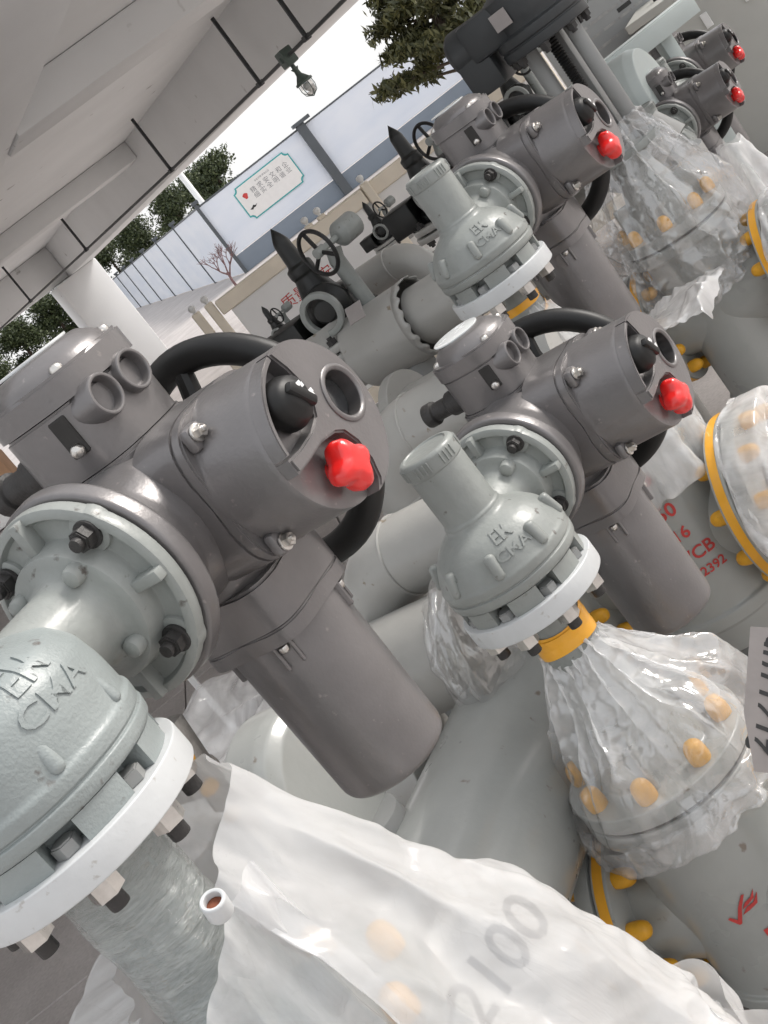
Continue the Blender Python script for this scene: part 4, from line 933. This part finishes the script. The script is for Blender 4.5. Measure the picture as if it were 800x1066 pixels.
# white barrier with red characters, far left
br_ = empty('fire_box_stand', W(-28, 556, 5.6), R(4)); tag(br_, 'white rail cabinet with red characters and brown top at the left edge', 'stand')
b_ = MB(); b_.add(*box(.42, .30, .11, .008), T(.10, .1, 0)); b_.build('sign_rail', 'white_rail', br_)
b_ = MB(); b_.add(*box(.40, .27, .14, .01), T(.09, .1, .128)); b_.build('brown_box', 'cardboard', br_)
for k in range(4): b_ = MB(); b_.add(*box(.018, .02, .26, .003, 1), T(-.09 + k * .12, -.03, -.19)); b_.build('bar', 'white_rail', br_)
b_ = MB(); b_.add(*box(.40, .26, .24, .004), T(.10, .1, -.18)); b_.build('inner_case', 'tag', br_)
for k in range(3): b_ = MB(); b_.add(*box(.39, .004, .014, 0), T(.10, -.034, -.10 - k * .06)); b_.build('slot', 'gap', br_)
b_ = MB()
for x in (-.08, .28): b_.add(*box(.03, .03, 1.2, .003, 1), T(x, .1, -.9))
b_.build('legs', 'white_rail', br_)
me = text_mesh('消 防 箱', .075); obj('red_lettering', me, 'print_red', br_, T(.10, -.0515, 0) @ Mfr)

# ================================================================ upper right background
cab = empty('steel_cabinet', W(815, 70, 8.8), R(-30)); tag(cab, 'large plain light grey steel cabinet at the upper right edge', 'cabinet')
b_ = MB(); b_.add(*box(1.5, .9, 2.2, .02), T(.1, .3, -.35)); b_.build('shell', 'cabinet', cab)
b_ = MB(); b_.add(*box(1.54, .94, .06, .01), T(.1, .3, .785)); b_.build('top_cover', 'cabinet', cab)
for k in range(5): b_ = MB(); b_.add(*box(.05, .012, .10, .004, 1), T(-.5 + k * .28, -.158, .55)); b_.build('clip', 'white_rail', cab)
ch = empty('steel_channel', W(652, 60, 6.9), YAW + R(37 + 6)); tag(ch, 'pale green steel channel beam running behind the far actuators', 'beam')
b_ = MB(); b_.add(*box(.95, .02, .10, .003), T(0, 0, 0)); b_.add(*box(.95, .10, .016, .003), T(0, .055, .048)); b_.build('web', 'greenish', ch)
for x in (-.3, .3): b_ = MB(); b_.add(*box(.08, .08, 1.0, .004), T(x, .16, -.49)); b_.build('leg', 'greenish', ch)
tk = lying('green_drum', W(640, 118, 6.6), YAW, 'pale green rounded drum behind the pillars', [('shell', 'greenish', [(0, -.25), (.20, -.25), (.22, -.2), (.22, .2), (.2, .25), (0, .25)], AX['X'])], 'drum'); stand(tk, 0, -tk.location.z + .03, -.15)

# hanging number tag at the right edge
tg = empty('number_tag', W(792, 724, 2.2), 0); tag(tg, 'grey plate hand lettered with black digits hanging at the right edge', 'tag')
nrm = (CAM - tg.location).normalized(); down = Vector((0, 0, -1)); 
xr = (cr * .10 - cu * .0).normalized()
Mt = Matrix((cr * .12 + cu * .993, -cr * .993 + cu * .12, nrm)).transposed().to_4x4()
b_ = MB(); b_.add(*prism([(-.125, -.005), (-.03, .024), (.11, .030), (.12, -.12), (-.12, -.13)], -.003, .0), Mt); pl = b_.build('plate', 'tag', tg)
me = text_mesh('2121105', .056, 0, 'CENTER', .25, .0008); obj('black_lettering', me, 'print_black', tg, Mt @ T(.0, -.006, .0015))
b_ = MB(); b_.add(*tube([(.05, .02, .0), (.10, .05, .05), (.16, .12, .06)], .001, 6)); b_.build('wire', 'steel_dull', tg)

# ================================================================ PLASTIC BAGS
def bag(name_label, mat, root, prof, colprof, **k):
    t = tube_bag('plastic_bag', mat, prof, colprof, None, None, **k)
    t.matrix_world = T(*root.location) @ Matrix.Rotation(YAW, 4, 'Z'); tag(t, name_label, 'bag', 'plastic bags on the valves'); return t
cap_s = [((.156 * math.cos(R(12 + 45 * k)), -D2 + .156 * math.sin(R(12 + 45 * k)), -.525), .034) for k in range(8)]
colp = [(-.86, .17), (-.645, .17), (-.64, .195), (-.55, .195), (-.549, .13), (-.50, .115), (-.40, .08), (-.30, .062), (-.1, .06)]
bagA = bag('translucent bag tied over the yellow capped flange of the middle valve', 'bag_film', v2,
    [(-.272, .066), (-.284, .105), (-.305, .150), (-.35, .185), (-.41, .200), (-.47, .206), (-.52, .206), (-.56, .203), (-.59, .200), (-.61, .199)], colp, axis=(0, -D2), slack=1.07, spheres=cap_s, folds=5, amp=.13, seed=3, nu=170, nv=90, steps=60, gather=.06, crum=.013, grav=(0, 0, -.35), lean=(.035, .0))
cap_s3 = [((.156 * math.cos(R(12 + 45 * k)), -D3 + .156 * math.sin(R(12 + 45 * k)), -.525), .034) for k in range(8)]
bagB = bag('white bag tied round the neck of the third valve', 'bag_white', v3,
    [(-.245, .066), (-.27, .090), (-.31, .14), (-.37, .185), (-.43, .205), (-.50, .215), (-.56, .22), (-.62, .21)], colp, axis=(0, -D3), slack=1.12, spheres=cap_s3, folds=7, amp=.12, seed=8, nu=120, nv=64, gather=.14)
cap_s5 = [((.156 * math.cos(R(12 + 45 * k)), .156 * math.sin(R(12 + 45 * k)), .03), .034) for k in range(8)]
bagC = bag('crumpled clear bag over the flange of the rising stem valve', 'clear_film', rs,
    [(.36, .115), (.32, .16), (.25, .20), (.16, .225), (.07, .235), (-.01, .238), (-.08, .232), (-.13, .215), (-.17, .195), (-.20, .18)],
    [(-.35, .168), (-.09, .168), (-.085, .195), (.005, .195), (.006, .13), (.06, .115), (.16, .08), (.2, .065), (.249, .065), (.25, .135), (.275, .135), (.28, .115), (.5, .115)], slack=1.16, spheres=cap_s5, folds=6, amp=.16, seed=12, nu=150, nv=90, steps=60, crum=.022, grav=(0, 0, -.4))
# bags on pipe ends lie along the pipe: simulate upright, gravity sideways, then tip over
def end_bag(label, mat, root, d, zp, xe, sgn, r, length, seed, g_=.8, slack=1.09):
    t = tube_bag('plastic_bag', mat, [(-.03, r + .012), (.02, r + .02), (.07, r + .02), (.12, r * .98), (.17, r * .9), (length, r * .72)], [(-.06, r + .004), (.06, r + .004), (.066, r - .03), (.125, r - .035), (.13, .0)], nu=110, nv=54, slack=slack, grav=(g_ * sgn, 0, -.3), folds=7, amp=.09, seed=seed, steps=45, pins=(1, 0))
    t.matrix_world = T(*root.location) @ Matrix.Rotation(YAW, 4, 'Z') @ T(xe, -d, zp) @ AX['X' if sgn > 0 else '-X']
    tag(t, label, 'bag', 'plastic bags on the valves'); return t
end_bag('whitish bag over the right end flange of the lettered third valve body', 'bag_white', v3, D3, -.975, .318, 1, .235, .26, 21)
end_bag('whitish bag over the right end flange of the rising stem valve', 'bag_white', rs, 0, -.32, .322, 1, .215, .26, 22)
bagD = bag('small white bag on the lower far motorized valve at the right edge', 'bag_white', v5, [(-.20, .07), (-.24, .15), (-.32, .22), (-.42, .26), (-.52, .27), (-.6, .25)], [(-.9, .09), (-.1, .07)], axis=(.18, .05), slack=1.12, folds=6, amp=.12, seed=31, nu=80, nv=44)
stub_bag = tube_bag('plastic_bag', 'clear_film', [(-.07, .142), (-.02, .185), (.02, .196), (.05, .19), (.06, .14), (.065, .08)], [(-.08, .135), (-.022, .135), (-.02, .188), (.022, .188), (.03, 0)], nu=110, nv=44, slack=1.06, grav=(.4, 0, -.2), folds=7, amp=.05, seed=41, steps=45, pins=(1, 1))
stub_bag.matrix_world = T(*st_.location) @ Matrix.Rotation(YAW, 4, 'Z') @ T(.155, 0, 0) @ AX['X']; tag(stub_bag, 'clear film wrapped on the short pipe flange below the middle bonnet', 'bag', 'plastic bags on the valves')
# stretch film on the nearest neck
nf = tube_bag('stretch_film', 'wrap_film', [(-.20, .078), (-.26, .080), (-.33, .084), (-.40, .09), (-.46, .115), (-.50, .14)], [(-.7, .13), (-.5, .10), (-.42, .076), (-.1, .074)], axis=(0, -D1), nu=90, nv=50, slack=1.06, folds=11, amp=.05, seed=51, steps=30)
nf.matrix_world = T(*V1P) @ Matrix.Rotation(YAW, 4, 'Z'); tag(nf, 'clear stretch film wound round the neck of the nearest valve', 'film')

# large milky bag in the foreground, draped over the nearest valve body
def big_bag():
    nu, nv = 170, 110
    ax = T(*V1P) @ Matrix.Rotation(YAW, 4, 'Z') @ Vector((0, -D1, 0))
    fr = math.atan2(-ax.y, -ax.x)                     # towards the camera
    phi = np.linspace(fr + R(24), fr + R(300), nu)      # opening left at the front
    ts = np.linspace(0, 1, nv); rng = np.random.RandomState(5); ph = rng.rand(9) * 6.28
    X = np.zeros((nv, nu, 3))
    for j, t in enumerate(ts):
        q = (phi - phi[0]) / (phi[-1] - phi[0])
        peak = np.exp(-((q - .26) / .30) ** 2)
        ztop = ax.z - .36 + .15 * peak; rtop = .10 + .085 * peak
        zb = ax.z - 1.02; rb = .36 + .215 * np.exp(-((q - .13) / .22) ** 2)
        z = ztop + (zb - ztop) * (.55 * t + .45 * t ** 2.2); r = rtop + (rb - rtop) * (t ** .66)
        w = .012 + .04 * t
        r = r + w * (np.sin(9 * phi + ph[0] + 2 * t) * .5 + np.sin(17 * phi + ph[1]) * .3 + np.sin(5 * phi + ph[2] - 4 * t) * .6)
        X[j, :, 0] = ax.x + r * np.cos(phi); X[j, :, 1] = ax.y + r * np.sin(phi); X[j, :, 2] = z
    pin = np.zeros((nv, nu), bool); pin[0] = True; pin[-1] = True
    col = col_radial([(ax.z - 1.3, .30), (ax.z - .80, .26), (ax.z - .67, .23), (ax.z - .60, .23), (ax.z - .5, .26), (ax.z - .40, .22), (ax.z - .3, .14), (ax.z - .2, .09)], (ax.x, ax.y), .006,
                     [((ax.x + .17 * math.cos(a), ax.y + .17 * math.sin(a), ax.z - .56), .05) for a in np.arange(0, 6.28, .785)])
    P = pbd(X.reshape(-1, 3), nu, nv, False, pin, col, 1.06, 50, 7, (0, 0, -1.2), .90, 5, .003); P = crumple(P, nu, nv, .020, 2, 5.0, .45); P = crumple(P, nu, nv, .007, 4, 15.0, .5)
    o = cloth_obj('plastic_bag', P, nu, nv, False, 'milky_film'); tag(o, 'large milky white bag draped over the nearest valve body in the foreground', 'bag', 'plastic bags on the valves')
    return o
bigbag = big_bag()
def flap():
    nu, nv = 90, 90; ax = T(*V1P) @ Matrix.Rotation(YAW, 4, 'Z') @ Vector((0, -D1, 0)); fr = math.atan2(-ax.y, -ax.x)
    a = np.linspace(-80, 42, nu); X = np.zeros((nv, nu, 3)); ts = np.linspace(0, 1, nv)
    k = (a - a[0]) / (a[-1] - a[0]); ztop = -.45 + .23 * k ** 2 - .07 * k ** 7; rtop = .125 + .055 * k ** 2
    for j, t in enumerate(ts):
        zb = -.98; z = ztop + (zb - ztop) * t; r = rtop + (.33 - rtop) * t ** .9 + .012 * (np.sin(a * .25 + 3 * t) + np.sin(a * .43 + 1.3)) * (.3 + t)
        an = fr + np.radians(a + (30 - 26 * k) * -t * 0 - 16 * t * k ** 2); X[j, :, 0] = ax.x + r * np.cos(an); X[j, :, 1] = ax.y + r * np.sin(an); X[j, :, 2] = ax.z + z
    pin = np.zeros((nv, nu), bool); pin[0] = True; pin[-1] = True
    P = pbd(X.reshape(-1, 3), nu, nv, False, pin, None, 1.04, 25, 6, (0, 0, -.6), .9, 9, .002); P = crumple(P, nu, nv, .012, 7, 8.0, .4)
    cloth_obj('loose_flap', P, nu, nv, False, 'bag_white', bigbag)
flap()
def ground_sheet(P0, sx, sy, rz, mat, label, seed, amp=.05):
    nu, nv = 80, 70; X = np.zeros((nv, nu, 3)); gx, gy = np.meshgrid(np.linspace(-sx / 2, sx / 2, nu), np.linspace(-sy / 2, sy / 2, nv)); rng = np.random.RandomState(seed); ph = rng.rand(6) * 6
    edge = 1 + .06 * np.sin(gy * 17 + ph[0]) + .05 * np.sin(gx * 13 + ph[1])
    X[..., 0] = gx * edge; X[..., 1] = gy * edge; X[..., 2] = amp * (np.sin(gx * 9 + gy * 5 + ph[2]) * .5 + np.sin(gy * 12 - gx * 4 + ph[3]) * .4 + 1)
    P = crumple(X.reshape(-1, 3), nu, nv, .035, seed, 6.0)
    o = cloth_obj('plastic_sheet', P, nu, nv, False, mat); o.matrix_world = T(*P0) @ Matrix.Rotation(rz, 4, 'Z'); tag(o, label, 'sheet', 'loose plastic sheets'); return o
gs = W(262, 772, 3.4); ground_sheet((gs.x, gs.y, gs.z - .03), 1.0, .8, .4, 'bag_white', 'crumpled white plastic sheet lying behind the nearest pale disc', 61)
lt = lying('lying_pipe', gs + Vector((0, 0, -.22)), YAW, 'grey pipe lying under the crumpled white sheet behind the nearest disc', [('shell', 'pipe', [(0, -.5), (.16, -.5), (.16, .5), (0, .5)], AX['X'])], 'pipe')
stand(lt, 0, -lt.location.z + .03, -.1)
gs = W(690, 345, 4.0); ground_sheet((gs.x, gs.y, gs.z), .42, .34, -.6, 'bag_film', 'thin loose film lying between the third motor and the rising stem valve', 62, .03)
bt = BVHTree.FromPolygons([v.co for v in bigbag.data.vertices], [p.vertices[:] for p in bigbag.data.polygons])
me = subdiv_mesh(text_mesh('2100', .066, 0, 'CENTER', .15, .0010), maxlen=.010); cpt = W(520, 1005, 1.3); tx = (cr * .52 + cu * .85).normalized(); ty = (-cr * .85 + cu * .52).normalized()
for v in me.vertices:
    p = cpt + tx * v.co.x + ty * v.co.y * 1.1; d_ = (p - CAM).normalized(); h_ = bt.ray_cast(CAM, d_)
    v.co = h_[0] + d_ * .003 if h_[0] else p
obj('dark_print', me, 'print_black', bigbag)
nb = empty('grease_nipple', W(226, 944, 1.40)); tag(nb, 'short white capped nipple with rusty hole on the nearest valve', 'nipple')
Mn = (CAM - nb.location).normalized() * .45 + Vector((.1, 0, .75)); Mn = Mn.normalized().to_track_quat('Z', 'Y').to_matrix().to_4x4()
b_ = MB(); b_.add(*lathe(fil([(.0, -.012), (.015, -.012), (.015, .012), (.0135, .014), (.010, .013), (.010, .004)], .002), 20), Mn); b_.build('tube', 'white_flange', nb)
b_ = MB(); b_.add(*disc(.0102, .001, .004, 16, .001), Mn); b_.build('rusty_bore', 'brown_rust', nb)
for v in list(TXT.objects): bpy.data.objects.remove(v)
bpy.data.scenes.remove(TXT)
